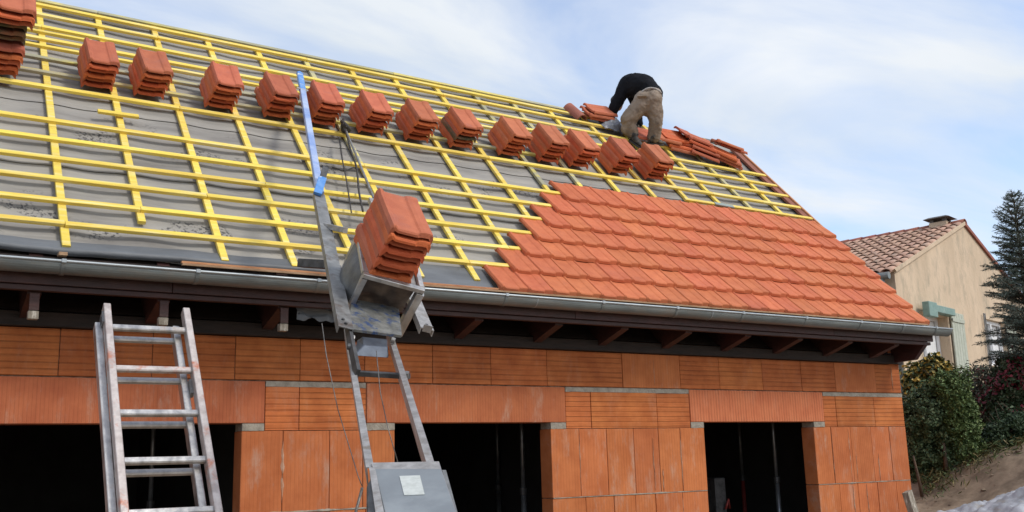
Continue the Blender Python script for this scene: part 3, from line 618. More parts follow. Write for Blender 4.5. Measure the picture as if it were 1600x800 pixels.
# soffit boards behind rafters
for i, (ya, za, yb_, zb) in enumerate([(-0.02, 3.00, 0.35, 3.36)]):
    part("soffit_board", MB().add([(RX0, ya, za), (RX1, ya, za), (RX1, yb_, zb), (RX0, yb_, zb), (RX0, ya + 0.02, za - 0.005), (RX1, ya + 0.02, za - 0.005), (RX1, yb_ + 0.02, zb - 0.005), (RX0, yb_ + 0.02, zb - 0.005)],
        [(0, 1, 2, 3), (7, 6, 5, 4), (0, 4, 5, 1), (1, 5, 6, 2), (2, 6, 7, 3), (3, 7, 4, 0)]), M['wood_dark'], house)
for a, b in ((RX0, 1.9), (1.904, 5.8), (5.804, 9.6), (9.604, RX1 + 0.10)):
    part("fascia_board", MB().box((a, -0.555, 3.115), (b, -0.530, 3.245)), M['wood'], house, bevel=0.003)
part("fascia_board", MB().box((RX0, -0.528, 3.072), (RX1 + 0.08, -0.470, 3.112)), M['wood'], house, bevel=0.003)
# verge soffit at the right end
part("verge_rafter", MB().add([(xx, y, z) for xx in (RX1 - 0.06, RX1 + 0.012) for y, z in [(-0.53, 3.20), (-0.53, 3.075), (-0.36, 2.90), (-0.02, 2.89), (-0.02, 3.70)]],
     [(0, 1, 2, 3, 4), (9, 8, 7, 6, 5)] + [(i, (i + 1) % 5, 5 + (i + 1) % 5, 5 + i) for i in range(5)]), M['wood'], house)
# trim strips between felt and gutter
for a, b, y, z, m_, w in ((1.97, 3.30, -0.520, 3.372, 'wood_orange', 0.030), (1.97, 3.30, -0.545, 3.350, 'wood_raw', 0.030), (3.95, 6.4, -0.545, 3.352, 'wood_orange', 0.026), (3.95, RX1, -0.562, 3.330, 'wood_raw', 0.030)):
    part("eaves_strip", MB().bar((a, y, z), (b, y, z), w, 0.018, ch=0.002), M[m_], house)
part("eaves_strip", MB().box((1.06, -0.60, 3.335), (1.12, -0.52, 3.362)), M['wood_raw'], house, bevel=0.003)
# dark felt drip edge rolling over the eaves
def drip(x0, x1, m_, fr, drop, base=0.13):
    n = int((x1 - x0) / 0.05); vs = []
    prof = [(0.30, -0.052), (0.26, -0.046), (0.19, -0.036), (0.165, -0.032), (0.148, -0.044), (0.152, -0.070)] if base > 0.1 else [(0.43, -0.054), (0.30, -0.046), (0.15, -0.040), (0.06, -0.04), (0.04, -0.05), (0.045, -0.075)]
    for i in range(n + 1):
        x = x0 + (x1 - x0) * i / n; w = noise.noise(Vector((x * 1.3, fr, 0)))
        for j, (s, h) in enumerate(prof):
            vs.append((x, s * (1 + 0.1 * w) + 0.0, h + 0.006 * w * j * 0.5 + 0.006 * noise.noise(Vector((x * 5, s * 9, fr))) - drop * (j > 3)))
    p = len(prof); fs = [(i * p + j, i * p + j + 1, (i + 1) * p + j + 1, (i + 1) * p + j) for i in range(n) for j in range(p - 1)]
    me = bpy.data.meshes.new("felt_drip_edge"); me.from_pydata(vs, [], fs); me.materials.append(M[m_]); me.polygons.foreach_set("use_smooth", [True] * len(me.polygons))
    local("felt_drip_edge", me, roof)
drip(RX0, 3.40, 'membrane_dark', 1, 0.01)
drip(3.62, 4.92, 'membrane_dark', 5, 0.0, base=0.05)
part('gap_shade_board', MB().box((RX0, -0.500, 3.24), (RX1 - 0.02, -0.480, 3.335)), M['wood_dark'], house)  # added dark strip standing in for the shadow gap between felt and gutter

# gutter: half-round zinc trough with rolled front bead
gx0, gx1 = RX0, 11.68; GY, GZ, GR = -0.640, 3.262, 0.082
gprof = [(math.cos(a) * GR, math.sin(a) * GR) for a in [math.pi + math.pi * i / 14 for i in range(15)]]
gin = [(u * 0.95, v * 0.95) for u, v in gprof[::-1]]
mb = MB(); vs = []
nseg = 40
for i in range(nseg + 1):
    x = gx0 + (gx1 - gx0) * i / nseg; sag = 0.004 * noise.noise(Vector((x * 0.5, 0, 0)))
    for u, v in gprof + gin: vs.append((x, GY + u, GZ + v + sag))
n = len(gprof) * 2
fs = [(i * n + k, i * n + (k + 1) % n, (i + 1) * n + (k + 1) % n, (i + 1) * n + k) for i in range(nseg) for k in range(n)]
fs += [tuple(range(n)), tuple(nseg * n + k for k in range(n))[::-1]]
mb.add(vs, fs)
gutter = part("gutter", mb, M['zinc'], house, smooth=False)
part("gutter_bead", MB().tube([(gx0 + (gx1 - gx0) * i / 30, GY - GR - 0.002, GZ + 0.006) for i in range(31)], 0.0115, 10), M['zinc_new'], gutter, smooth=True)
part("gutter_back_flange", MB().box((gx0, GY + GR - 0.004, GZ - 0.002), (gx1 - 0.25, GY + GR + 0.003, GZ + 0.040)), M['zinc_new'], gutter)
# end cap
cap = [(gx1 - 0.001, GY + u, GZ + v) for u, v in gprof] + [(gx1 + 0.012, GY + u * 0.9, GZ + v * 0.9) for u, v in gprof]
k = len(gprof)
part("gutter_end_cap", MB().add(cap, [tuple(range(k)), tuple(range(2 * k - 1, k - 1, -1))] + [(i, (i + 1) % k, k + (i + 1) % k, k + i) for i in range(k)]), M['zinc'], gutter)
def ring_strap(x, w, r, m_, name):
    pr = [(math.cos(a) * r, math.sin(a) * r) for a in [math.pi * 0.97 + math.pi * 1.06 * i / 16 for i in range(17)]]
    vs = [(xx, GY + u * q, GZ + v * q) for xx in (x - w / 2, x + w / 2) for q in (1.0, 0.975) for u, v in pr]; p = len(pr)
    fs = []
    for i in range(p - 1):
        fs += [(i, i + 1, 2 * p + i + 1, 2 * p + i), (p + i, 3 * p + i, 3 * p + i + 1, p + i + 1), (i, p + i, p + i + 1, i + 1), (2 * p + i, 2 * p + i + 1, 3 * p + i + 1, 3 * p + i)]
    part(name, MB().add(vs, fs), M[m_], gutter)
for x in [-2.6, -1.5, -0.4, 1.08, 2.05, 3.05, 4.02, 4.9, 6.03, 7.0, 7.95, 8.95, 9.9, 10.7, 11.35]: ring_strap(x, 0.030, GR + 0.004, 'zinc', "gutter_bracket")
for x in (4.9 + 0.35, 7.5, 10.25): ring_strap(x, 0.012, GR + 0.003, 'zinc_new', "gutter_joint")
for x in [-2.6, -1.5, -0.4, 1.08, 2.05, 3.05, 4.02, 4.9, 6.03, 7.0, 7.95, 8.95, 9.9, 10.7, 11.35]:
    part("bracket_clip", MB().box((x - 0.017, GY - GR - 0.018, GZ - 0.008), (x + 0.017, GY - GR + 0.014, GZ + 0.022)), M['zinc_new'], gutter, bevel=0.003)

# steel props inside the openings
def steel_prop(px, py, Y, label, redbase):
    p = at(px, py, Y); t = thing("steel_prop", label, "prop", (p.x, Y, 0.02), group="steel props under the ceiling slab")
    part("outer_tube", MB().tube([(p.x, Y, 0.03), (p.x, Y, 1.45)], 0.030, 12), M['prop_red' if redbase else 'prop_steel'], t, smooth=True)
    part("inner_tube", MB().tube([(p.x, Y, 1.40), (p.x, Y, 2.60)], 0.023, 12), M['prop_steel'], t, smooth=True)
    part("collar", MB().tube([(p.x, Y, 1.38), (p.x, Y, 1.46)], 0.040, 12), M['steel_dark'], t)
    part("head_plate", MB().box((p.x - 0.06, Y - 0.06, 2.60), (p.x + 0.06, Y + 0.06, 2.615)), M['steel_dark'], t)
    part("foot_plate", MB().box((p.x - 0.07, Y - 0.07, 0.016), (p.x + 0.07, Y + 0.07, 0.03)), M['steel_dark'], t)
steel_prop(816, 700, 0.95, "bright steel prop near the right jamb of the middle window", False)
steel_prop(778, 730, 2.6, "faint steel prop deep inside the middle window", False)
steel_prop(1157, 700, 2.3, "dim prop with a red lower tube in the right window", True)
steel_prop(1210, 700, 0.85, "shiny steel prop in the middle of the right window", False)
steel_prop(236, 760, 2.0, "steel prop in the dark opening behind the leaning ladder", False)
pb = at(1118, 770, 1.2)
t_ = thing("site_cabinet", "dim upright grey cabinet with a red handle just inside the right window", "cabinet", (pb.x, 1.2, 0.02))
part("cabinet_body", MB().box((pb.x - 0.09, 1.1, 0.016), (pb.x + 0.09, 1.30, 1.47)), M['steel_dark'], t_, bevel=0.01)
part("handle", MB().tube([(pb.x + 0.03, 1.07, 1.08), (pb.x + 0.07, 1.05, 1.20), (pb.x + 0.10, 1.07, 1.09)], 0.016, 8), M['prop_red'], t_, smooth=True)

# ------------------------------------------------------------------ loose tiles
LOOSE = tile_mesh("clay_tile", M['tile_loose'], w=0.292, nose=0.022, rim=0.024, relief=1.7); BRIGHT = tile_mesh("clay_tile", M['tile_bright'], w=0.292, nose=0.022, rim=0.024, relief=1.7); GREEN = tile_mesh("clay_tile", M['tile_green'], w=0.292, nose=0.022, rim=0.024, relief=1.7)
HEAP = tile_mesh('clay_tile', M['tile_loose'], w=0.31, nose=0.012, rim=0.004, relief=1.5); HEAPB = tile_mesh('clay_tile', M['tile_bright'], w=0.31, nose=0.012, rim=0.004, relief=1.5)
ORD = ["topmost", "second from the top", "third from the top", "fourth from the top", "fifth from the top", "sixth from the top", "seventh from the top", "eighth from the top", "ninth from the top", "tenth from the top", "eleventh from the top"]
def tile_stack(x, s, n, where, group, pitch=0.058, lean=(0.006, -0.018), base=-0.005, scale=0.985, frame=ROOF, green=(), turn=0.0, rows=None):
    for k in range(n):                                # k = 0 is the bottom
        top = n - 1 - k
        me = GREEN if k in green else (BRIGHT if (k % 2 == n % 2 and top > 0) else LOOSE)
        off = 0.028 if (k % 2 == n % 2 and top > 0) else 0.0
        m4 = Matrix.Translation((x + lean[0] * k + random.uniform(-0.006, 0.006), s + lean[1] * k - off + random.uniform(-0.005, 0.005), base + pitch * k + 0.024)) \
            @ Matrix.Rotation(turn + random.uniform(-0.02, 0.02), 4, 'Z') @ Matrix.Rotation(random.uniform(-0.008, 0.008), 4, 'Y') @ Matrix.Scale(scale, 4)
        o = put(bpy.data.objects.new("clay_tile", me), None, frame @ m4)
        word = {id(LOOSE): "clay", id(BRIGHT): "lit-orange clay", id(GREEN): "mossy dark"}[id(me)]
        tag(o, "%s tile, %s of %s" % (word, ORD[top], where), "roof tile", group)
ST_X = [(1.06, "the stack above the batten offcut"), (1.43, "the second full stack from the left"), (1.95, "the third full stack from the left"),
        (2.41, "the stack just left of the blue pole"), (2.79, "the stack just right of the blue pole"), (3.22, "the stack beside the black cable"),
        (3.66, "the second stack right of the black cable"), (4.09, "the seventh stack from the worker's boots"), (4.60, "the sixth stack from the worker's boots"),
        (5.03, "the fifth stack left of the worker's boots"), (5.39, "the fourth stack left of the worker's boots"), (5.86, "the stack just left of the worker's boots"), (6.31, "the stack under the worker's left boot")]
ST_X[7] = (4.09, "the stack third right of the black cable"); ST_X[8] = (4.60, "the stack fourth right of the black cable")
ST_X[9] = (5.03, "the third stack left of the worker's boots"); ST_X[10] = (5.39, "the second stack left of the worker's boots")
for i, (x, w) in enumerate(ST_X):
    tn = random.uniform(-0.035, 0.035)
    tile_stack(x * U, 2.185 * U, 6, w, "tiles of " + w, green=(2,) if i == 7 else (), turn=tn, lean=(0.002 + 0.002 * (i % 3), -0.018))
# the taller double pile at the left
ex, es = roof_hit(-36, 118, 0.0)
tile_stack(ex, 2.10 * U, 5, "the lower bundle at the left edge", "tiles of the lower bundle at the left edge", pitch=0.066, lean=(0.010, -0.012), base=0.01, scale=1.12)
tile_stack(ex + 0.03, 2.13 * U, 3, "the mossy layer in the left edge pile", "tiles of the mossy layer at the left edge", pitch=0.062, base=0.350, green=(0, 1, 2), lean=(0.0, 0.0), scale=1.12)
tile_stack(ex + 0.06, 2.07 * U, 3, "the upper bundle at the left edge", "tiles of the upper bundle at the left edge", pitch=0.066, base=0.545, lean=(0.004, -0.004), scale=1.15)

# tiles lying about near the ridge
def loose_at(px, py, h, rz, rx=0.0, ry=0.0, label="", me=None, group="loose tiles by the ridge"):
    x, s = roof_hit(px, py, h)
    m4 = Matrix.Translation((x, s, h)) @ Matrix.Rotation(rz, 4, 'Z') @ Matrix.Rotation(ry, 4, 'Y') @ Matrix.Rotation(rx, 4, 'X') @ Matrix.Translation((-0.165, -0.23, 0))
    o = put(bpy.data.objects.new("clay_tile", me or HEAP), None, ROOF @ m4); tag(o, label, "roof tile", group)
R = math.radians
# heap right of the worker
for k, (px, py, h, rz, lab) in enumerate([
    (1062, 228, 0.03, 82, "lowest tile of the flat heap right of the worker's boots"),
    (1058, 222, 0.065, 86, "second lowest tile in the flat heap right of the worker"),
    (1066, 217, 0.10, 80, "third tile up in the flat heap right of the worker"),
    (1052, 211, 0.135, 92, "top tile of the flat heap beside the worker's right leg"),
    (1040, 212, 0.12, 84, "tile half behind the worker's right boot"),
    (1004, 208, 0.10, 88, "tile seen between the worker's boots")]):
    loose_at(px, py, h, R(rz), ry=R(-3), label=lab, me=HEAPB if k in (1, 3) else HEAP, group="flat heap of tiles right of the worker")
for k, (px, py, h, rz, ry, lab) in enumerate([
    (1100, 240, 0.05, 62, 8, "lowest of the slanting tiles left of the verge heap"),
    (1100, 232, 0.09, 64, 9, "second of the slanting tiles left of the verge heap"),
    (1096, 225, 0.13, 60, 10, "third of the slanting tiles left of the verge heap"),
    (1090, 216, 0.17, 63, 10, "uppermost slanting tile left of the verge heap"),
    (1138, 250, 0.04, 55, 4, "lowest tile of the heap by the verge"),
    (1136, 245, 0.08, 57, 5, "middle tile of the heap by the verge"),
    (1130, 238, 0.12, 54, 6, "orange tile on top of the heap by the verge"),
    (1142, 231, 0.13, 66, 22, "tile tilted up against the sky at the verge"),
    (1136, 226, 0.19, 66, 24, "highest tile, tilted up against the sky at the verge")]):
    loose_at(px, py, h, R(rz), ry=R(ry), label=lab, me=HEAPB if k in (2, 6) else HEAP, group="slanting tiles by the verge")
loose_at(1074, 209, 0.17, R(112), rx=R(14), label="broken-looking tile corner poking above the heap near the ridge")
# small pile beyond the worker's hands, on the ridge
for k, (px, py, h, lab) in enumerate([(936, 181, 0.06, "lowest tile of the small pile in front of the worker's hands"), (933, 176, 0.105, "middle tile of the small pile in front of the worker's hands"), (938, 171, 0.15, "top tile of the small pile in front of the worker's hands")]):
    loose_at(px, py, h, R(86 + 5 * k), ry=R(4), label=lab, group="small pile of tiles on the ridge")
# single half-round ridge tile
x, s = roof_hit(899, 176, 0.03)
pr = [(math.cos(a) * 0.095, math.sin(a) * 0.095) for a in [math.pi * i / 10 for i in range(11)]] + [(math.cos(a) * 0.080, math.sin(a) * 0.080) for a in [math.pi * (10 - i) / 10 for i in range(11)]]
vs = [(u, yy, v) for yy in (-0.17, 0.17) for u, v in pr]; n = len(pr)
me = MB().add(vs, [(i, (i + 1) % n, n + (i + 1) % n, n + i) for i in range(n)] + [(i, i + 1, n - 2 - i, n - 1 - i) for i in range(10)] + [(n + i, n + n - 1 - i, n + n - 2 - i, n + i + 1) for i in range(10)]).mesh("ridge_tile", M['ridge_red'])
tag(put(bpy.data.objects.new("ridge_tile", me), None, ROOF @ Matrix.Translation((x, s, 0.0)) @ Matrix.Rotation(R(12), 4, 'Z')), "single dark red half-round ridge tile lying on the ridge left of the worker", "ridge tile")
# reddish felt piece under the last stack's tiles
x, s = roof_hit(1095, 246, -0.02)
# batten offcut on the second counter batten
x, s = roof_hit(185, 178, 0.01)
tag(put(bpy.data.objects.new("batten_offcut", MB().bar((-0.185, 0, 0), (0.185, 0, 0), 0.05, 0.03, ch=0.003).mesh("batten_offcut", M['batten'])), None, ROOF @ Matrix.Translation((x, s, 0.008)) @ Matrix.Rotation(R(2), 4, 'Z')),
    "short yellow batten offcut lying across a counter batten at upper left", "batten")
x, s = roof_hit(1130, 323, -0.02)
tag(put(bpy.data.objects.new("grey_board", MB().bar((-0.17, 0, 0), (0.17, 0, 0), 0.06, 0.02, ch=0.002).mesh("grey_board", mat('greenish_board', (0.30, 0.36, 0.33), (0.22, 0.27, 0.26), 0.7, 12))), None, ROOF @ Matrix.Translation((x, s, 0.005)) @ Matrix.Rotation(R(-3), 4, 'Z')),
    "short grey-green board just above the finished tiles", "board")
# grey plastic wrap by the worker's hand
x, s = roof_hit(957, 196, 0.02)
nx = 22; vs = []
for j in range(nx + 1):
    for i in range(nx + 1):
        u, v = i / nx - 0.5, j / nx - 0.5
        hgt = 0.10 * max(0, 1 - (u * u + v * v) * 4.2) + 0.05 * noise.noise(Vector((u * 5, v * 5, 3))) + 0.03 * abs(noise.noise(Vector((u * 13, v * 13, 8))))
        vs.append((u * 0.42 * (1 + 0.15 * noise.noise(Vector((v * 4, 0, 1)))), v * 0.34 * (1 + 0.2 * noise.noise(Vector((u * 4, 5, 1)))), hgt))
fs = [(j * (nx + 1) + i, j * (nx + 1) + i + 1, (j + 1) * (nx + 1) + i + 1, (j + 1) * (nx + 1) + i) for j in range(nx) for i in range(nx)]
me = bpy.data.meshes.new("plastic_wrap"); me.from_pydata(vs, [], fs); me.materials.append(M['bag']); me.polygons.foreach_set("use_smooth", [True] * len(me.polygons))
tag(put(bpy.data.objects.new("plastic_wrap", me), None, ROOF @ Matrix.Translation((x, s, 0.01))), "crumpled grey plastic wrap under the worker's hand", "wrap")

# ------------------------------------------------------------------ leaning aluminium ladder
def ladder():
    # direction of the rails: leans 52 degrees, square to the wall
    dirv = Vector((0.0175, 0.6105, 0.7919)).normalized(); ax = Vector((1, 0, 0)); nrm = ax.cross(dirv).normalized()   # points up-and-back
    if nrm.y > 0: nrm = -nrm
    D0 = 6.75
    top = cam(171, 478, D0)
    t = thing("extension_ladder", "scuffed aluminium double ladder leaning to the eaves at left", "ladder", (top.x + 0.2, -4.6, 0))
    def rail(p, length, m_, name="rail"):
        part(name, MB().channel(p, p - dirv * length, 0.030, 0.068, 0.006, nrm) if False else MB().bar(p, p - dirv * length, 0.046, 0.075, nrm, ch=0.004), M[m_], t)
    width = (cam(288, 484, D0) - cam(163, 480, D0)).length * 0.97
    P0 = cam(166, 480, D0)
    length = (P0.z - 0.02) / dirv.z
    # front section
    for i, sx in enumerate((0, width)):
        rail(P0 + ax * sx, length, 'alu_red')
    # back section: slightly wider and behind, its top a little lower
    back = -nrm * 0.085
    Pb = P0 + back - dirv * 0.10
    lb = (Pb.z - 0.02) / dirv.z
    for sx in (-0.045, width - 0.062):
        rail(Pb + ax * sx, lb, 'alu')
    # rungs
    k = 0; gap = 0.0
    R0 = cam(228, 516, D0); s0 = (P0 - R0).dot(dirv)
    step = 0.371
    while s0 + k * step < length - 0.1:
        c = P0 - dirv * (s0 + k * step)
        part("rung", MB().bar(c + ax * 0.010, c + ax * (width - 0.010), 0.034, 0.046, dirv, ch=0.007), M['alu_red' if k == 1 else 'alu'], t)
        cb_ = c + back - dirv * (0.022)
        part("rung", MB().bar(cb_ + ax * (-0.020), cb_ + ax * (width - 0.055), 0.034, 0.042, dirv, ch=0.007), M['alu'], t)
        k += 1
    # guide hooks and rollers
    for sx in (-0.025, width + 0.018):
        c = P0 + ax * sx - dirv * 0.10 + back * 0.4
        part("guide_roller", MB().tube([c - ax * 0.012, c + ax * 0.012], 0.030, 12), M['steel_dark'], t, smooth=False)
        part("guide_bracket", MB().bar(c - dirv * 0.05, c + dirv * 0.05, 0.014, 0.09, nrm), M['steel'], t)
    c = P0 - dirv * (s0 + step + 0.06) + ax * (width - 0.03) + back * 0.5
    part("latch_hook", MB().bar(c, c - dirv * 0.12, 0.022, 0.05, nrm, ch=0.004), M['steel'], t)
    for sx in (0, width):
        e = P0 + ax * sx - dirv * length
        part("rubber_foot", MB().box((e.x - 0.022, e.y - 0.05, 0.0), (e.x + 0.022, e.y + 0.05, 0.05)), M['rope'], t, bevel=0.005)
ladder()

# ------------------------------------------------------------------ inclined tile hoist
def hoist():
    dT = 7.95 * U; dB = 6.0
    lb = cam(541, 512, dB - 0.45); rb = cam(668, 514, dB); lt = cam(482, 200, dT - 0.2); rt = cam(541, 205, dT)
    t = thing("tile_hoist", "grey steel inclined tile lift running up from the ground over the eaves", "hoist", (lb.x + 0.1, lb.y, 0.0))
    ax = (rb - lb).normalized(); dv = (lt - lb).normalized(); nr = ax.cross(dv).normalized()
    if nr.z < 0: nr = -nr
    # upper wide rails: flat channel bars (left one continues as the blue pole)
    mid = lb + dv * ((cam(497, 300, dT).z * 0 + (lt - lb).length) * 0.62)
    v1 = cam(499, 302, 7.9)
    part("upper_rail", MB().channel(lb, v1, 0.088, 0.042, 0.006, nr), M['steel'], t)
    part("upper_rail", MB().channel(rb, rb + (rt - rb) * 0.52, 0.085, 0.042, 0.006, nr), M['steel_light'], t)
    part("upper_rail", MB().bar(rb + (rt - rb) * 0.52, rt, 0.020, 0.02, nr, ch=0.004), M['steel'], t)
    part("inner_rail", MB().bar(lb + ax * 0.045 - dv * 0.5 - nr * 0.05, v1 + ax * 0.05 - nr * 0.05, 0.020, 0.055, nr), M['steel_dark'], t)
    for p in (rb + dv * 0.05, rb + dv * 0.05 + ax * 0.0, lb + dv * 0.05, lb + dv * 0.11 - ax * 0.015):
        part("bolt", MB().tube([p + nr * 0.0, p + nr * 0.010], 0.010, 6), M['steel_dark'], t)
    part("rail_end_plate", MB().bar(rb - dv * 0.001, rb + dv * 0.006, 0.056, 0.045, nr), M['steel_light'], t)
    # blue pole
    bt = cam(468, 117, 8.55 * U)
    part("blue_pole", MB().bar(v1 - dv * 0.02 + nr * 0.01, v1.lerp(bt, 0.80) + nr * 0.01, 0.062, 0.040, nr, ch=0.004), M['blue_pale'], t)
    part("blue_pole_tip", MB().bar(v1.lerp(bt, 0.80) + nr * 0.012, bt + nr * 0.01, 0.070, 0.040, nr, ch=0.006), M['blue'], t)
    pe = (bt - v1).normalized()
    tip = bt + nr * 0.01; a2 = pe.cross(nr).normalized()
    part("pole_point", MB().add([tip - a2 * 0.039 + nr * 0.018, tip + a2 * 0.039 + nr * 0.018, tip + pe * 0.085 + nr * 0.018, tip - a2 * 0.039 - nr * 0.018, tip + a2 * 0.039 - nr * 0.018, tip + pe * 0.085 - nr * 0.018],
         [(0, 1, 2), (5, 4, 3), (0, 3, 4, 1), (1, 4, 5, 2), (2, 5, 3, 0)]), M['blue'], t)
    wb = v1.lerp(bt, 0.80)
    part("white_tie", MB().bar(wb - a2 * 0.07 + nr * 0.03, wb + a2 * 0.055 + nr * 0.035, 0.012, 0.010, nr), M['white'], t)
    dk = 7.0
    # splayed blue lever
    la, lc = cam(496, 303, 7.8), cam(509, 262, 8.1)
    part("lever", MB().bar(la, la.lerp(lc, 0.6), 0.066, 0.026, nr, ch=0.003), M['blue'], t)
    part("lever_end", MB().bar(la.lerp(lc, 0.6), lc, 0.052, 0.02, nr, ch=0.003), M['steel_dark'], t)
    # cross spar sticking out left over the eaves
    part("spreader_bar", MB().bar(cam(470, 411, 6.95), cam(520, 414, 6.75), 0.06, 0.06, (0, 0, 1), ch=0.004), M['steel_dark'], t)
    part("spreader_bar", MB().bar(cam(508, 353, 7.2), cam(540, 360, 7.0), 0.035, 0.04, (0, 0, 1), ch=0.003), M['steel_light'], t)
    # lower narrow rails
    d1 = 5.75; d0 = 3.85
    ll, lr = cam(546, 542, d1), cam(615, 538, d1); bl, br = cam(577, 724, d0), cam(673, 724, d0)
    dl = (bl - ll).normalized(); nl = (lr - ll).cross(dl).normalized()
    if nl.z < 0: nl = -nl
    for a, b in ((ll, bl), (lr, br)):
        part("lower_rail", MB().channel(a - (b - a).normalized() * 0.5, a.lerp(b, 1.02), 0.030, 0.085, 0.005, nl), M['steel_light'], t)
    part("rung", MB().bar(cam(552, 583, 5.28), cam(640, 588, 5.2), 0.026, 0.028, nl, ch=0.004), M['steel_dark'], t)
    part("rung_nut", MB().bar(cam(631, 587, 5.17), cam(638, 588, 5.17), 0.05, 0.04, nl), M['steel'], t)
    # base winch box, flat grey cover in the plane of the lower rails
    def on(px, py, q=d0):      # depth on the lower-rail plane
        v = r_ * ((px - 800) / F_PX) + d_ * ((py - 400) / F_PX) + f_
        return CAM + v * ((bl - CAM).dot(nl) / v.dot(nl))
    cTL, cTR, cBL, cBR = on(585, 737), on(690, 737), on(607, 830), on(722, 830)
    dn = (cBL - cTL); top_ = [cTL, cTR, cBR + (cBR - cTR) * 1.3, cBL + (cBL - cTL) * 1.3]
    nn = nl
    vs = [p + nn * 0.012 for p in top_] + [p - nn * 0.13 for p in top_]
    bx = [(0, 1, 2, 3), (7, 6, 5, 4), (0, 4, 5, 1), (1, 5, 6, 2), (2, 6, 7, 3), (3, 7, 4, 0)]
    cov = part("winch_cover", MB().add(vs, bx), M['box_grey'], t, bevel=0.003)
    q = [on(580, 726), on(686, 724), on(690, 736.5), on(584, 736.5)]
    part("cover_lip", MB().add([p + nn * 0.008 for p in q] + [p - nn * 0.05 for p in q], bx), M['steel_light'], t)
    q = [on(691, 736), on(697, 736), on(728, 850), on(721, 850)]
    part("side_flange", MB().add([p + nn * 0.004 for p in q] + [p - nn * 0.05 for p in q], bx), M['steel'], t)
    q = [on(577, 736), on(587, 740), on(607, 840), on(592, 840)]
    part("side_flange", MB().add([p + nn * 0.020 for p in q] + [p - nn * 0.04 for p in q], bx), M['steel_light'], t)
    q = [on(624.5, 749.5), on(656.5, 748.5), on(664, 778.5), on(632, 779.5)]
    part("sticker", MB().add([p + nn * 0.0145 for p in q] + [p + nn * 0.0125 for p in q], bx), M['sticker'], cov)
    # motor hanging at the left of the cover
    q = [on(572, 745), on(580, 738), on(596, 840), on(566, 840), ]
    c0 = on(566, 778)
    part("motor_housing", MB().add([on(573, 758), on(581, 742), on(598, 835), on(572, 835)] + [p - nn * 0.18 for p in (on(566, 770), on(576, 752), on(590, 840), on(566, 840))], bx), M['steel_dark'], t, bevel=0.006)
    # trestle legs that carry the lower end
    for s_ in (0.1, 0.9):
        p = cTL.lerp(cTR, s_) - nn * 0.12
        part("leg", MB().tube([p, (p.x + (s_ - 0.5) * 0.5, p.y - 0.25, 0.0)], 0.020, 8), M['steel'], t)
        part("leg", MB().tube([p - nn * 0.01, (p.x + (s_ - 0.5) * 0.5, p.y + 0.45, 0.0)], 0.018, 8), M['steel'], t)
    # carriage: sloping box frame with an open tray
    az = R(-6.0); e = Vector((math.cos(az), -math.sin(az), 0)); inc = R(46); O = cam(571, 430, 5.97)
    sd = Vector((math.sin(az) * math.cos(inc), math.cos(az) * math.cos(inc), math.sin(inc))); nn2 = e.cross(sd).normalized(); e, sd = e * math.cos(R(-16)) + sd * math.sin(R(-16)), -e * math.sin(R(-16)) + sd * math.cos(R(-16))
    FR = Matrix(((e.x, sd.x, nn2.x, O.x), (e.y, sd.y, nn2.y, O.y), (e.z, sd.z, nn2.z, O.z), (0, 0, 0, 1)))
    car = put(bpy.data.objects.new("carriage", MB().box((0.0, 0.0, -0.022), (0.345, 0.45, -0.006)).mesh("carriage", M['steel'])), t, FR)
    W_, Ls, Dp = 0.365, 0.46, 0.36
    def b_(p, q, w=0.034, h=0.034, m_='alu', name="frame_bar"):
        local(name, MB().bar(p, q, w, h, (0.01, 0.02, 1), ch=0.003).mesh(name, M[m_]), car)
    b_((-0.015, 0.0, 0.0), (W_ + 0.015, 0.0, 0.0), 0.04, 0.03)
    b_((0.0, 0.02, 0.002), (0.0, Ls, 0.002), 0.04, 0.03); b_((W_, 0.02, 0.002), (W_, Ls, 0.002), 0.036, 0.03)
    b_((0.02, Ls, 0.0), (W_ - 0.02, Ls, 0.0))
    b_((0.0, 0.0, -0.016), (0.0, 0.03, -Dp), 0.036, 0.05); b_((W_, 0.0, -0.016), (W_, 0.03, -Dp), 0.05, 0.06)
    b_((0.02, 0.03, -Dp), (W_ - 0.02, 0.03, -Dp), 0.05, 0.03, 'steel')
    b_((0.0, Ls, -0.016), (0.0, Ls - 0.02, -Dp)); b_((W_, Ls, -0.016), (W_, Ls - 0.02, -Dp))
    # side sheet, bulging a little
    vs = []; nx = 8
    for j in range(nx + 1):
        for i in range(nx + 1):
            u, v = i / nx, j / nx; w = math.sin(math.pi * u) * math.sin(math.pi * v)
            vs.append((-0.012 - 0.045 * w + 0.012 * noise.noise(Vector((u * 4, v * 4, 1))), u * Ls, -0.02 - v * (Dp - 0.03)))
    fs = [(j * (nx + 1) + i, j * (nx + 1) + i + 1, (j + 1) * (nx + 1) + i + 1, (j + 1) * (nx + 1) + i) for j in range(nx) for i in range(nx)]
    me = MB().add(vs, fs).mesh("side_sheet", mat('dark_side_sheet', (0.17, 0.17, 0.16), (0.09, 0.09, 0.09), 0.5, 7, metal=0.3, bump=0.4, bscale=25), smooth=True); local("side_sheet", me, car)
    vs = []
    for j in range(nx + 1):
        for i in range(nx * 2 + 1):
            u, v = i / (nx * 2), j / nx
            vs.append((0.02 + u * (W_ - 0.04), 0.05 + 0.05 * v + 0.03 * noise.noise(Vector((u * 5, v * 3, 7))) * (0.3 + v), -0.03 - v * (Dp - 0.14) + 0.012 * noise.noise(Vector((u * 9, 0, 2)))))
    p = nx * 2 + 1; fs = [(j * p + i, j * p + i + 1, (j + 1) * p + i + 1, (j + 1) * p + i) for j in range(nx) for i in range(nx * 2)]
    local("front_sheet", MB().add(vs, fs).mesh("front_sheet", mat('rusty_dirty_sheet', (0.22, 0.17, 0.13), (0.10, 0.08, 0.07), 0.6, 9, metal=0.3, bump=0.4, bscale=30), smooth=True), car)
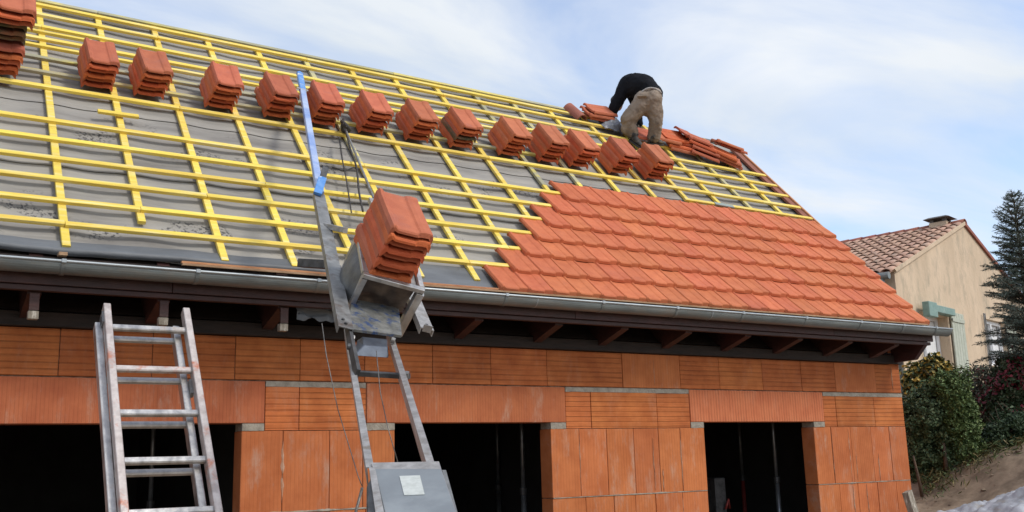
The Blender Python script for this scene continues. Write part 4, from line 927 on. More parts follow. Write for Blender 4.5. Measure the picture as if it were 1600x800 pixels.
    # painted plate and small gearbox below the carriage
    def pl(px, py):
        v = r_ * ((px - 800) / F_PX) + d_ * ((py - 400) / F_PX) + f_; P0_ = cam(585, 505, 5.9)
        return CAM + v * ((P0_ - CAM).dot(nr) / v.dot(nr))
    q = [pl(549, 470), pl(622, 482), pl(627, 527), pl(542, 516)]
    part("slide_plate", MB().add([p + nr * 0.012 for p in q] + [p - nr * 0.004 for p in q], bx), M['plate_blue'], t)
    q = [pl(568, 521), pl(607, 525), pl(607, 537), pl(571, 534)]
    q2 = [pl(562, 519), pl(610, 524), pl(612, 546), pl(557, 542)]
    part("gearbox", MB().add([p - nr * 0.02 for p in q] + [p - nr * 0.055 for p in q2], bx), mat('blue_grey_steel', (0.13, 0.15, 0.18), (0.07, 0.08, 0.10), 0.35, 10, metal=0.4), t, bevel=0.004)
    part("guide_wheel", MB().tube([pl(545, 528), pl(553, 530)], 0.022, 12), M['steel_light'], t)
    part("guide_wheel", MB().tube([pl(543, 541), pl(550, 543)], 0.018, 12), M['steel_dark'], t)
    part("guide_wheel", MB().tube([pl(611, 531), pl(617, 533)], 0.018, 12), M['steel'], t)
    return FR, t
FR, hoist_t = hoist()
tile_stack(0.020, 0.030, 8, "the stack on the hoist carriage", "tiles on the hoist carriage", pitch=0.047, lean=(0.001, -0.004), base=0.0, scale=0.96, frame=FR, turn=0.105)
# cables
def cable(name, pts, r, m_, label, cat="cable"):
    o = part(name, MB().tube(pts, r, 6), M[m_], None, smooth=True); tag(o, label, cat)
def catm(pts, n=8):
    out = []
    for i in range(len(pts) - 1):
        p0 = pts[max(i - 1, 0)]; p1 = pts[i]; p2 = pts[i + 1]; p3 = pts[min(i + 2, len(pts) - 1)]
        for k in range(n):
            t = k / n; out.append(0.5 * ((2 * p1) + (p2 - p0) * t + (2 * p0 - 5 * p1 + 4 * p2 - p3) * t * t + (3 * p1 - p0 - 3 * p2 + p3) * t ** 3))
    out.append(pts[-1]); return out
def roofp(px, py, h):
    x, s = roof_hit(px, py, h); return ROOF @ Vector((x, s, h))
cable("hoist_cable", catm([roofp(536, 186, 0.08), roofp(541, 208, 0.04), roofp(549, 238, 0.05), roofp(557, 262, 0.05), roofp(561, 300, 0.06), roofp(567, 330, 0.1)]), 0.011, 'rope', "thick black cable running down the roof to the hoist carriage")
cable("hoist_cable", catm([roofp(530, 214, 0.05), roofp(535, 250, 0.05), roofp(541, 280, 0.05), roofp(549, 332, 0.12)]), 0.007, 'rope', "thinner dark cable left of the thick black one on the roof")
cable("tie_rope", catm([roofp(519, 261, 0.03), roofp(528, 264, 0.03), roofp(538, 267, 0.03), roofp(552, 262, 0.04), roofp(560, 265, 0.03)]), 0.009, 'rope', "short dark rope looped between two cables on the roof", "rope")
kn = part("cable_knot", MB().tube(catm([roofp(534, 190, 0.08), roofp(541, 196, 0.14), roofp(546, 204, 0.07), roofp(537, 205, 0.03), roofp(535, 196, 0.10), roofp(543, 199, 0.13)]), 0.022, 6), M['rope'], None, smooth=True)
tag(kn, "tangled black cable knot hooked over the long batten", "cable")
cable("hanging_wire", [cam(503, 505, 5.2), cam(510, 556, 5.1), cam(528, 640, 5.0), cam(560, 745, 4.9), cam(566, 760, 4.88)], 0.0024, 'cable_grey', "thin steel wire hanging from the eaves left of the hoist")
cable("hanging_wire", [cam(588, 548, 5.2), cam(594, 612, 5.1), cam(606, 668, 5.0), cam(622, 724, 4.9)], 0.0024, 'cable_grey', "thin steel wire seen between the lower hoist rails")
cable("stay_rod", [cam(566, 762, 4.05), cam(556, 800, 4.0), cam(545, 840, 3.95)], 0.006, 'cable_grey', "thin dark rod slanting down left of the winch box", "rod")
# dark crumpled felt tucked behind the eaves left of the hoist
vs = []; nx = 24
for j in range(9):
    for i in range(nx + 1):
        u, v = i / nx, j / 8
        vs.append((2.98 + u * 0.62, -0.40 + 0.06 * noise.noise(Vector((u * 6, v * 4, 1))), 2.98 + 0.16 * v + 0.04 * noise.noise(Vector((u * 7, v * 5, 4)))))
fs = [(j * (nx + 1) + i, j * (nx + 1) + i + 1, (j + 1) * (nx + 1) + i + 1, (j + 1) * (nx + 1) + i) for j in range(8) for i in range(nx)]
tag(part("crumpled_felt", MB().add(vs, fs), M['membrane_dark'], None, smooth=True), "dark crumpled felt tucked under the eaves left of the hoist", "felt")

# ------------------------------------------------------------------ the roofer
def skin(name, J, E_, m_, parent, sub=2, disp=0.0, dsc=0.12, W=None):
    vs = [j[0] for j in J]; c = Vector(vs[0])
    me = bpy.data.meshes.new(name); me.from_pydata([Vector(v) - c for v in vs], E_, []); me.materials.append(m_)
    o = bpy.data.objects.new(name, me); put(o, parent, Matrix.Translation(c))
    sk = o.modifiers.new("skin", 'SKIN'); sk.use_smooth_shade = True; sk.branch_smoothing = 0.6
    if not me.skin_vertices: me.attributes  # created by the modifier
    for i, j in enumerate(J):
        r = j[1] if isinstance(j[1], tuple) else (j[1], j[1])
        me.skin_vertices[0].data[i].radius = r; me.skin_vertices[0].data[i].use_root = (i == 0)
    sb = o.modifiers.new("sub", 'SUBSURF'); sb.levels = sub; sb.render_levels = sub
    if disp > 0:
        tx = bpy.data.textures.new(name + "_folds", 'CLOUDS'); tx.noise_scale = dsc; tx.noise_depth = 2
        dm = o.modifiers.new("folds", 'DISPLACE'); dm.texture = tx; dm.strength = disp; dm.mid_level = 0.5; dm.texture_coords = 'LOCAL'
    return o
def flesh(name, segs, m_, parent, voxel=0.020, smooth=8, disp=0.0, dsc=0.12):
    """one continuous surface grown over tapered limbs: (p, q, radius at p, radius at q)"""
    mb = MB(); nu, nv = 14, 5
    for p, q, rp, rq in segs:
        p, q = Vector(p), Vector(q); ax = (q - p); ax = ax.normalized() if ax.length > 1e-4 else Vector((0, 0, 1))
        a = ax.cross(Vector((0.31, 0.77, 0.55))).normalized(); b = ax.cross(a)
        rings = []
        for k in range(nv): t_ = math.pi / 2 * (k + 0.4) / nv; rings.append((p - ax * (rp * math.cos(t_)), rp * math.sin(t_)))
        for k in range(1, 5): u = k / 5; rings.append((p.lerp(q, u), rp + (rq - rp) * u))
        for k in range(nv): t_ = math.pi / 2 * (k + 0.4) / nv; rings.append((q + ax * (rq * math.sin(t_)), rq * math.cos(t_)))
        vs = [c_ + (a * math.cos(2 * math.pi * i / nu) + b * math.sin(2 * math.pi * i / nu)) * r for c_, r in rings for i in range(nu)]
        n = len(rings); fs = [(k * nu + i, k * nu + (i + 1) % nu, (k + 1) * nu + (i + 1) % nu, (k + 1) * nu + i) for k in range(n - 1) for i in range(nu)] + [tuple(range(nu))[::-1], tuple((n - 1) * nu + i for i in range(nu))]
        mb.add(vs, fs)
    o = part(name, mb, m_, parent, smooth=True)
    rm = o.modifiers.new("one_surface", 'REMESH'); rm.mode = 'VOXEL'; rm.voxel_size = voxel; rm.use_smooth_shade = True
    sm = o.modifiers.new("soften", 'SMOOTH'); sm.factor = 0.6; sm.iterations = smooth
    if disp > 0:
        for k, (sc_, st_) in enumerate(((dsc, disp), (dsc * 0.38, disp * 0.45))):
            tx = bpy.data.textures.new(name + "_folds", 'CLOUDS'); tx.noise_scale = sc_; tx.noise_depth = 3; tx.noise_type = 'HARD_NOISE' if k else 'SOFT_NOISE'
            dm = o.modifiers.new("folds", 'DISPLACE'); dm.texture = tx; dm.strength = st_; dm.mid_level = 0.5; dm.texture_coords = 'LOCAL'
    return o
def roofer():
    D = 14.45
    c = cam
    foot = c(1005, 226, D)
    t = thing("person", "roofer in a black jumper and khaki work trousers bending over the ridge", "person", foot)
    pel = c(1013, 153, D); lh = c(1003, 158, D + 0.02); rh = c(1023, 160, D - 0.02)
    lk = c(976, 188, D - 0.06); la = c(990, 209, D + 0.02); rk = c(1027, 190, D - 0.05); ra = c(1022, 217, D + 0.06)
    w1 = c(1011, 139, D + 0.10); w2 = c(1003, 128, D + 0.22); ch = c(988, 128, D + 0.42); nk = c(974, 140, D + 0.58)
    ls = c(969, 140, D + 0.36); rs = c(985, 138, D + 0.70); le = c(958, 166, D + 0.34); lw = c(952, 185, D + 0.40)
    re = c(992, 165, D + 0.72); rw = c(996, 186, D + 0.62)
    hd = c(966, 160, D + 0.74)
    # body: one continuous surface
    flesh("body", [(c(1012, 156, D + 0.05), c(1002, 138, D + 0.22), .10, .11), (c(1002, 138, D + 0.22), c(984, 138, D + 0.42), .11, .12), (c(984, 138, D + 0.42), nk, .10, .06), (nk, hd, .055, .075), (hd, hd + Vector((0, 0.02, -0.06)), .085, .075),
        (c(974, 142, D + 0.4), le, .06, .045), (le, lw, .045, .032), (c(984, 142, D + 0.6), c(994, 168, D + 0.70), .06, .045), (c(994, 168, D + 0.70), rw, .045, .032),
        (c(1006, 160, D + 0.02), c(977, 188, D), .09, .06), (c(977, 188, D), la, .055, .045), (c(1021, 160, D), c(1025, 190, D), .09, .06), (c(1025, 190, D), ra, .055, .045)], M['skin'], t, voxel=0.018)
    flesh("trousers", [(c(1005, 156, D - 0.05), c(1021, 155, D - 0.05), .140, .140), (c(1012, 149, D - 0.02), c(1022, 149, D - 0.02), .115, .120), (c(1006, 160, D - 0.04), c(981, 187, D - 0.04), .152, .112), (c(981, 187, D - 0.04), c(990, 210, D), .110, .084), (c(1014, 164, D - 0.02), c(1011, 173, D - 0.02), .11, .09),
        (c(1020, 160, D - 0.04), c(1025, 189, D - 0.03), .142, .108), (c(1025, 189, D - 0.03), c(1021, 216, D + 0.03), .106, .090), (c(979, 200, D), c(989, 208, D), .092, .090), (c(1023, 206, D + 0.02), c(1021, 215, D + 0.03), .098, .098)], M['fabric_khaki'], t, voxel=0.016, smooth=6, disp=0.036, dsc=0.12)
    flesh("jumper", [(c(1020, 147, D + 0.10), c(1004, 134, D + 0.22), .150, .180), (c(1004, 134, D + 0.22), c(985, 133, D + 0.40), .185, .180), (c(985, 133, D + 0.40), c(976, 141, D + 0.50), .175, .130), (nk, c(970, 148, D + 0.64), .09, .075),
        (c(975, 140, D + 0.36), c(960, 167, D + 0.34), .115, .085), (c(960, 167, D + 0.34), c(954, 186, D + 0.40), .085, .060), (c(985, 140, D + 0.62), c(994, 168, D + 0.70), .11, .080), (c(994, 168, D + 0.70), c(999, 193, D + 0.60), .080, .062)], M['fabric_black'], t, voxel=0.016, smooth=6, disp=0.035, dsc=0.16)
    # back pockets
    for p, q in ((c(1004, 152, D - 0.215), c(1000, 161, D - 0.205)),):
        part("pocket_flap", MB().bar(c(996, 151, D - 0.18), c(1010, 150.5, D - 0.20), 0.018, 0.035, (0.2, -0.9, 0.4), ch=0.003), M['fabric_khaki'], t)
    # waistband showing at the back
    pts = [c(1003, 143.5, D - 0.12), c(1009, 139.6, D - 0.13), c(1015, 137.6, D - 0.13), c(1022, 138.2, D - 0.12), c(1029, 141.6, D - 0.10), c(1033, 145.5, D - 0.07)]
    part("waistband", MB().tube(catm(pts, 5), 0.014, 6), M['belt'], t, smooth=True)
    # hands with gloves: palm and separate curled fingers
    def hand(w, to, side, m_):
        w = Vector(w); f = (Vector(to) - w).normalized(); up = Vector((0.1, -0.5, 0.8)); a = f.cross(up).normalized() * side; up = a.cross(f).normalized() * side
        J = [(w, .030), (w + f * 0.05, (.040, .022)), (w + f * 0.09, (.042, .020))]; E_ = [(0, 1), (1, 2)]
        for k, (off, ln) in enumerate(((-0.030, 0.070), (-0.010, 0.080), (0.011, 0.075), (0.030, 0.058))):
            b = w + f * 0.095 + a * off; i = len(J)
            J += [(b, .010), (b + f * ln * 0.5 - up * 0.006, .0092), (b + f * ln * 0.8 - up * 0.028, .0085), (b + f * ln * 0.85 - up * 0.05, .0075)]
            E_ += [(2, i), (i, i + 1), (i + 1, i + 2), (i + 2, i + 3)]
        i = len(J); b = w + f * 0.04 - a * 0.035
        J += [(b, .012), (b + f * 0.03 - a * 0.025 - up * 0.01, .011), (b + f * 0.06 - a * 0.028 - up * 0.028, .009)]
        E_ += [(1, i), (i, i + 1), (i + 1, i + 2)]
        skin("hand", J, E_, m_, t, sub=1)
    hand(c(951, 188, D + 0.40), c(955, 197, D + 0.38), 1, M['boot']); hand(c(997, 189, D + 0.60), c(999, 198, D + 0.56), -1, M['boot'])
    # boots: sole plus upper, both resting
    def boot(heel, toe, h):
        heel, toe = Vector(heel), Vector(toe); f = (toe - heel).normalized(); a = f.cross(Vector((0, -0.5, 0.85))).normalized(); u = a.cross(f).normalized()
        if u.z < 0: u = -u
        L_ = (toe - heel).length
        prof = [(0.0, .036, 0.115), (0.15, .042, 0.120), (0.35, .042, 0.105), (0.6, .046, 0.075), (0.85, .046, 0.055), (1.0, .030, 0.035)]
        vs = []; n = 8
        for q, w, hh in prof:
            ctr = heel + f * (q * L_)
            for k in range(n):
                an = 2 * math.pi * k / n; vs.append(ctr + a * (w * math.cos(an)) + u * (hh / 2 + hh / 2 * math.sin(an)))
        fs = [(k * n + i, k * n + (i + 1) % n, (k + 1) * n + (i + 1) % n, (k + 1) * n + i) for k in range(len(prof) - 1) for i in range(n)] + [tuple(range(n))[::-1], tuple((len(prof) - 1) * n + i for i in range(n))]
        b = part("boot", MB().add(vs, fs), M['boot'], t, smooth=True)
        sb = b.modifiers.new("sub", 'SUBSURF'); sb.levels = 2; sb.render_levels = 2
        vs = []
        for q, w in ((-0.03, .034), (0.1, .042), (0.3, .036), (0.5, .038), (0.75, .048), (0.95, .038), (1.03, .018)):
            ctr = heel + f * (q * L_)
            vs += [ctr - a * w, ctr + a * w, ctr + a * w - u * 0.024, ctr - a * w - u * 0.024]
        fs = [(k * 4 + i, k * 4 + (i + 1) % 4, k * 4 + 4 + (i + 1) % 4, k * 4 + 4 + i) for k in range(6) for i in range(4)] + [(3, 2, 1, 0), (24, 25, 26, 27)]
        part("sole", MB().add(vs, fs), M['rope'], b)
        part("boot_shaft", MB().tube([heel + f * 0.05 + u * 0.06, heel + f * 0.06 + u * 0.12], 0.048, 10, 0.050), M['boot'], b, smooth=True)
    boot(c(984, 217, D + 0.02), c(1003, 230, D - 0.16), 0)
    boot(c(1014, 223, D - 0.02), c(1036, 225, D + 0.10), 0)
    # cap of hair on the lowered head
    bpy_me = bpy.data.meshes.new("hair"); bm = bmesh.new(); bmesh.ops.create_icosphere(bm, subdivisions=3, radius=0.105)
    for v in bm.verts: v.co *= 1 + 0.06 * noise.noise(v.co * 14)
    bm.to_mesh(bpy_me); bm.free(); bpy_me.materials.append(M['hair']); bpy_me.polygons.foreach_set("use_smooth", [True] * len(bpy_me.polygons))
    put(bpy.data.objects.new("hair", bpy_me), t, Matrix.Translation(hd + Vector((0.0, 0.02, 0.03))))
roofer()

# ------------------------------------------------------------------ neighbour's house
def neighbour():
    A = Vector((20.07, 6.195, 5.92)); az = R(76); g = Vector((math.sin(az), math.cos(az), 0)); rd = Vector((-g.y, g.x, 0)); up = Vector((0, 0, 1))
    NF = Matrix(((g.x, rd.x, 0, A.x), (g.y, rd.y, 0, A.y), (0, 0, 1, A.z), (0, 0, 0, 1)))
    t = thing("neighbour_house", "beige roughcast house with old clay tile roof behind the hedge", "house", mat=NF)
    H = 5.0; rise = 1.90; base = -4.6; LEN = 9.0
    # gable wall with two window holes, built from strips in the local x-z plane
    holes = [(1.22, 3.06, -2.35, -0.86), (5.70, 7.35, -1.95, -0.66)]
    ro = lambda x: rise * (1 - abs(x - H) / H) - 0.05
    xs = [0, 1.22, 3.06, 5.0, 5.70, 7.35, 10]
    th = 0.35; mb = MB()
    def prism(x0, x1, z0, f0, f1):
        vs = [(x0, 0, z0), (x1, 0, z0), (x1, 0, f1), (x0, 0, f0), (x0, th, z0), (x1, th, z0), (x1, th, f1), (x0, th, f0)]
        mb.add(vs, [(0, 1, 2, 3), (7, 6, 5, 4), (0, 4, 5, 1), (1, 5, 6, 2), (2, 6, 7, 3), (3, 7, 4, 0)])
    for a, b in zip(xs[:-1], xs[1:]):
        hole = [h for h in holes if h[0] == a]
        if hole:
            prism(a, b, hole[0][3], ro(a), ro(b)); prism(a, b, base, hole[0][2], hole[0][2])
        else: prism(a, b, base, ro(a), ro(b))
    local("gable_wall", mb.mesh("gable_wall", M['stucco']), t)
    local("side_wall", MB().box((0.0, th + 0.002, base), (0.3, LEN, -0.10)).mesh("side_wall", M['stucco']), t)
    local("side_wall", MB().box((9.7, th + 0.002, base), (10.0, LEN, -0.10)).mesh("side_wall", M['stucco']), t)
    # verge mortar strip
    for sx in (0, 1):
        vs = []
        for y in (-0.06, 0.30):
            for x, z in ((0 if sx == 0 else 10, 0), (H, rise), (H, rise + 0.10), (-0.1 if sx == 0 else 10.1, 0.06)):
                vs.append((x, y, z - 0.045))
        local("verge", MB().add(vs, [(0, 1, 2, 3), (7, 6, 5, 4), (0, 4, 5, 1), (1, 5, 6, 2), (2, 6, 7, 3), (3, 7, 4, 0)]).mesh("verge", M['stucco' if sx == 0 else 'ridge_red']), t)
    # roof slabs
    p = math.atan2(rise, H)
    for sx in (1, -1):
        x0 = -0.25 if sx > 0 else 10.25
        vs = [(x0, 0.0, -0.25 * rise / H), (H, 0.0, rise), (H, LEN + 0.2, rise), (x0, LEN + 0.2, -0.25 * rise / H)]
        vs = [(x, y, z - 0.0) for x, y, z in vs] + [(x, y, z + 0.04) for x, y, z in vs]
        rs = put(bpy.data.objects.new("roof", MB().add(vs, [(3, 2, 1, 0), (4, 5, 6, 7), (0, 1, 5, 4), (1, 2, 6, 5), (2, 3, 7, 6), (3, 0, 4, 7)]).mesh("roof", M['old_tile'])), t, NF)
        if sx < 0: continue
        # canal tiles: half-round covers, each its own piece
        n = 8; R0, R1, tl = 0.125, 0.100, 0.50
        vs = []
        for y, rr in ((0.0, R0), (tl, R1)):
            for q in (1.0, 0.84):
                for k in range(n + 1):
                    a = math.pi * k / n; vs.append((y, math.cos(a) * rr * q, math.sin(a) * rr * q * 0.60))
        w = n + 1; fs = []
        for k in range(n):
            fs += [(k, k + 1, 2 * w + k + 1, 2 * w + k), (w + k, 3 * w + k, 3 * w + k + 1, w + k + 1), (k, w + k, w + k + 1, k + 1), (2 * w + k, 2 * w + k + 1, 3 * w + k + 1, 3 * w + k)]
        me = MB().add(vs, fs).mesh("canal_tile", M['old_tile'], smooth=True)
        for r in range(13):
            for cc in range(23):
                sx_ = 0.012 * random.uniform(-1, 1)
                d = -0.34 + r * 0.425 + sx_; x = d * math.cos(p); z = d * math.sin(p) + 0.045
                m4 = Matrix.Translation((x, 0.08 + cc * 0.262 + random.uniform(-0.01, 0.01), z + 0.01)) @ Matrix.Rotation(-p + 0.045, 4, 'Y')
                local("canal_tile", me, rs, m4)
    # ridge tiles
    n = 8; vs = []
    for y, rr in ((0.0, 0.155), (0.46, 0.13)):
        for q in (1.0, 0.85):
            for k in range(n + 1):
                a = math.pi * k / n; vs.append((math.cos(a) * rr * q, y, math.sin(a) * rr * q * 0.8))
    w = n + 1; fs = []
    for k in range(n):
        fs += [(k, k + 1, 2 * w + k + 1, 2 * w + k), (w + k, 3 * w + k, 3 * w + k + 1, w + k + 1), (k, w + k, w + k + 1, k + 1), (2 * w + k, 2 * w + k + 1, 3 * w + k + 1, 3 * w + k)]
    me = MB().add(vs, fs).mesh("ridge_tile", M['ridge_red'], smooth=True)
    for i in range(21): local("ridge_tile", me, t, Matrix.Translation((H, -0.06 + i * 0.42, rise + 0.01)))
    # chimney standing on the far side of the ridge
    best = min((abs(proj(NF @ Vector((H, y / 20, rise)))[0] - 1470), y / 20) for y in range(0, 120))[1]
    local("chimney", MB().box((H - 0.22, best - 0.24, rise - 0.3), (H + 0.22, best + 0.24, rise + 0.13)).mesh("chimney", M['stucco']), t)
    for i in range(4):
        sx, sy = ((-0.15, -0.17), (0.15, -0.17), (0.15, 0.17), (-0.15, 0.17))[i]
        local("chimney_post", MB().box((H + sx - 0.05, best + sy - 0.05, rise + 0.132), (H + sx + 0.05, best + sy + 0.05, rise + 0.225)).mesh("chimney_post", M['chimney']), t)
    local("chimney_cap", MB().add([(H - 0.34, best - 0.36, rise + 0.227), (H + 0.34, best - 0.36, rise + 0.227), (H + 0.34, best + 0.36, rise + 0.227), (H - 0.34, best + 0.36, rise + 0.227),
        (H - 0.22, best - 0.24, rise + 0.285), (H + 0.22, best - 0.24, rise + 0.285), (H + 0.22, best + 0.24, rise + 0.285), (H - 0.22, best + 0.24, rise + 0.285)],
        [(3, 2, 1, 0), (4, 5, 6, 7), (0, 1, 5, 4), (1, 2, 6, 5), (2, 3, 7, 6), (3, 0, 4, 7)]).mesh("chimney_cap", M['chimney']), t)
    # gutter and downpipe at the left eaves
    gm = MB().tube([(-0.36, -0.02, -0.16), (-0.36, LEN, -0.16)], 0.085, 12).mesh("gutter", M['zinc']); local("gutter", gm, t)
    local("downpipe", MB().tube([(-0.36, 0.15, -0.2), (-0.36, 0.15, -0.34), (-0.12, 0.05, -0.62), (-0.07, 0.05, -0.8), (-0.07, 0.05, base)], 0.05, 10).mesh("downpipe", M['zinc'], smooth=True), t)
    # window 1: deep reveal, green roller box above, folded shutters
    wx0, wx1, wz0, wz1 = holes[0]
    wf = local("window", MB().box((wx0 + 0.003, 0.26, wz0 + 0.003), (wx0 + 0.09, 0.32, wz1 - 0.003)).box((wx1 - 0.09, 0.26, wz0 + 0.003), (wx1 - 0.003, 0.32, wz1 - 0.003)).box((wx0 + 0.092, 0.26, wz1 - 0.09), (wx1 - 0.092, 0.32, wz1 - 0.003)).box((wx0 + 0.092, 0.26, wz0 + 0.003), (wx1 - 0.092, 0.32, wz0 + 0.09)).box(((wx0 + wx1) / 2 - 0.05, 0.255, wz0 + 0.092), ((wx0 + wx1) / 2 + 0.05, 0.315, wz1 - 0.092)).mesh("window", M['white']), t)
    local("curtain", MB().box((wx0 + 0.1, 0.33, wz0 + 0.1), (wx1 - 0.1, 0.345, wz1 - 0.1)).mesh("curtain", M['white']), wf)
    local("roller_box", MB().box((wx0 + 0.42, -0.20, wz1 + 0.01), (wx1 + 0.02, -0.003, wz1 + 0.19)).mesh("roller_box", M['shutter_green'], bevel=0.01), t)
    local("roller_bracket", MB().box((wx0 - 0.10, -0.30, wz1 - 0.16), (wx0 + 0.41, -0.13, wz1 + 0.20)).mesh("roller_bracket", M['shutter_green'], bevel=0.01), t)
    def shutter(x0, x1, z0, z1, nm, m_):
        s = local("shutter", MB().box((x0, -0.075, z0), (x1, -0.035, z1)).mesh("shutter", M[m_], bevel=0.004), t)
        k = 5
        for i in range(1, k):
            x = x0 + (x1 - x0) * i / k
            local("groove", MB().box((x - 0.006, -0.079, z0 + 0.02), (x + 0.006, -0.0755, z1 - 0.02)).mesh("groove", M['shutter_pale']), s)
        for zz in (z0 + 0.14, z1 - 0.2):
            local("crossbar", MB().box((x0 + 0.02, -0.100, zz - 0.05), (x1 - 0.02, -0.0795, zz + 0.05)).mesh("crossbar", M[m_], bevel=0.004), s)
            local("hinge", MB().box((x0 - 0.05, -0.095, zz - 0.018), (x0 + 0.2, -0.0765, zz + 0.018)).mesh("hinge", M['chimney']), s)
    shutter(3.13, 3.98, -2.40, -0.72, "", 'shutter_pale')
    # window 2 with white frame
    wx0, wx1, wz0, wz1 = holes[1]
    wf = local("window", MB().box((wx0 + 0.003, 0.10, wz0 + 0.003), (wx0 + 0.10, 0.17, wz1 - 0.003)).box((wx1 - 0.10, 0.10, wz0 + 0.003), (wx1 - 0.003, 0.17, wz1 - 0.003)).box((wx0 + 0.102, 0.10, wz1 - 0.10), (wx1 - 0.102, 0.17, wz1 - 0.003)).box((wx0 + 0.102, 0.10, wz0 + 0.003), (wx1 - 0.102, 0.17, wz0 + 0.10)).box(((wx0 + wx1) / 2 - 0.05, 0.095, wz0 + 0.102), ((wx0 + wx1) / 2 + 0.05, 0.165, wz1 - 0.102)).mesh("window", M['white']), t)
    local("pane", MB().box((wx0 + 0.11, 0.185, wz0 + 0.11), (wx1 - 0.11, 0.195, wz1 - 0.11)).mesh("pane", M['white']), wf)
    for k, x in enumerate((wx0 - 0.12, wx0 - 0.02)):
        local("window_rail", MB().tube([(x, -0.06, wz0 - 0.1), (x, -0.06, wz1 + 0.12)], 0.018, 8).mesh("window_rail", M['steel']), t)
    shutter(wx1 + 0.02, wx1 + 0.80, wz0 - 0.05, wz1 + 0.08, "", 'shutter_pale')
neighbour()

# ------------------------------------------------------------------ vegetation
def leaves(name, pts, nrm, size, m_, parent, aspect=0.5, jitter=0.9):
    n = len(pts); P = np.asarray(pts, float); Nn = np.asarray(nrm, float) + rng.normal(0, jitter, (n, 3)); Nn /= np.linalg.norm(Nn, axis=1, keepdims=True)
    a = np.cross(Nn, rng.normal(0, 1, (n, 3))); a /= np.linalg.norm(a, axis=1, keepdims=True); b = np.cross(Nn, a)
    sz = (size * rng.uniform(0.55, 1.25, n))[:, None]
    V = np.empty((n, 6, 3)); h = sz * aspect
    V[:, 0] = P - a * sz; V[:, 1] = P - a * sz * 0.3 + b * h; V[:, 2] = P + a * sz * 0.45 + b * h * 0.75; V[:, 3] = P + a * sz; V[:, 4] = P + a * sz * 0.45 - b * h * 0.75; V[:, 5] = P - a * sz * 0.3 - b * h
    V[:, 1] += Nn * h * 0.4; V[:, 5] += Nn * h * 0.4; V[:, 3] -= Nn * sz * 0.25
    me = bpy.data.meshes.new(name); c = P.mean(0); V -= c
    me.vertices.add(n * 6); me.vertices.foreach_set("co", V.ravel())
    me.loops.add(n * 8); me.polygons.add(n * 2)
    base = np.arange(n)[:, None] * 6
    idx = np.concatenate([base + np.array([[0, 1, 2, 3]]), base + np.array([[0, 3, 4, 5]])], axis=1).ravel()
    me.loops.foreach_set("vertex_index", idx); me.polygons.foreach_set("loop_start", np.arange(n * 2) * 4); me.update(calc_edges=True); me.validate()
    me.materials.append(m_)
    return put(bpy.data.objects.new(name, me), parent, Matrix.Translation(Vector(c)))
def cloud(blobs, n, gap=0.0, gs=2.2, shell=0.45, seed=0):
    out, nr = [], []; tot = sum(b[1][0] * b[1][1] * b[1][2] for b in blobs)
    for ctr, rad, w in blobs:
        k = int(n * rad[0] * rad[1] * rad[2] / tot * w) + 1; got = 0; tries = 0
        while got < k and tries < k * 6:
            tries += 1
            v = rng.normal(0, 1, 3); v /= np.linalg.norm(v); r = (shell + (1.0 - shell) * rng.random() ** 0.6) * (rng.uniform(1.05, 1.35) if rng.random() < 0.10 else 1.0)
            q = np.array([ctr[i] + v[i] * rad[i] * r for i in range(3)])
            nn = noise.noise(Vector((q[0] * gs + seed, q[1] * gs, q[2] * gs))); edge = 1 + 0.45 * nn + 0.22 * noise.noise(Vector((q[0] * 7, q[1] * 7 + seed, q[2] * 7)))
            q = np.array([ctr[i] + v[i] * rad[i] * r * edge for i in range(3)])
            if noise.noise(Vector((q[0] * gs * 2.1, q[1] * gs * 2.1 + seed, q[2] * gs * 2.1))) < gap - 0.45: continue
            out.append(q); nr.append(v + np.array([0, 0, 0.4])); got += 1
    return out, nr
def shrub(name, label, px, py, depth, blobs_px, n, size, cols, stem_m='bark', gap=0.1, aspect=0.5, extra=None, gs=2.2, stems=5, cat="shrub", group=None, shell=0.45):
    """blobs_px: (px, py, rx, ry) in photograph pixels at the given depth"""
    mpp = depth / F_PX; bl = []
    for b in blobs_px:
        dd = depth + (b[4] if len(b) > 4 else 0)
        c = cam(b[0], b[1], dd); bl.append(((c.x, c.y, c.z), (b[2] * mpp, b[2] * mpp * 0.95, b[3] * mpp), 1.0))
    c0 = cam(px, py, depth); gz = ground_z(c0.x, c0.y) - 0.05
    t = thing(name, label, cat, (c0.x, c0.y, gz), group)
    pts, nr = cloud(bl, n, gap, gs, shell, seed=px * 0.1)
    leaves("foliage", pts, nr, size, leaf_mat(name + "_leaf", cols), t, aspect)
    mb = MB()
    for k in range(stems):
        b = bl[k % len(bl)]; e = Vector(b[0]) + Vector((random.uniform(-1, 1) * b[1][0] * 0.5, random.uniform(-1, 1) * b[1][1] * 0.5, b[1][2] * 0.5))
        s0 = Vector((c0.x + random.uniform(-0.15, 0.15), c0.y + random.uniform(-0.15, 0.15), gz))
        m1 = s0.lerp(e, 0.5) + Vector((random.uniform(-0.1, 0.1), random.uniform(-0.1, 0.1), 0))
        mb.tube([s0, m1, e], 0.022, 6, 0.006)
        for q in range(4):
            f0 = m1.lerp(e, q / 4); mb.tube([f0, f0 + Vector((random.uniform(-0.35, 0.35), random.uniform(-0.35, 0.35), random.uniform(0.1, 0.45)))], 0.008, 4, 0.003)
    part("stems", mb, M[stem_m], t)
    if extra:
        en, ecols, esz, sel = extra
        idx = [i for i in range(len(pts)) if sel(pts[i])]; random.shuffle(idx); idx = idx[:en]
        if idx: leaves("berries" if esz < 0.03 else "bright_leaves", [np.array(pts[i]) * 1.0 + np.array(nr[i]) * 0.03 for i in idx], [nr[i] for i in idx], esz, leaf_mat(name + "_accent", ecols), t, 0.6)
    return t
def G(*c): return tuple(c)
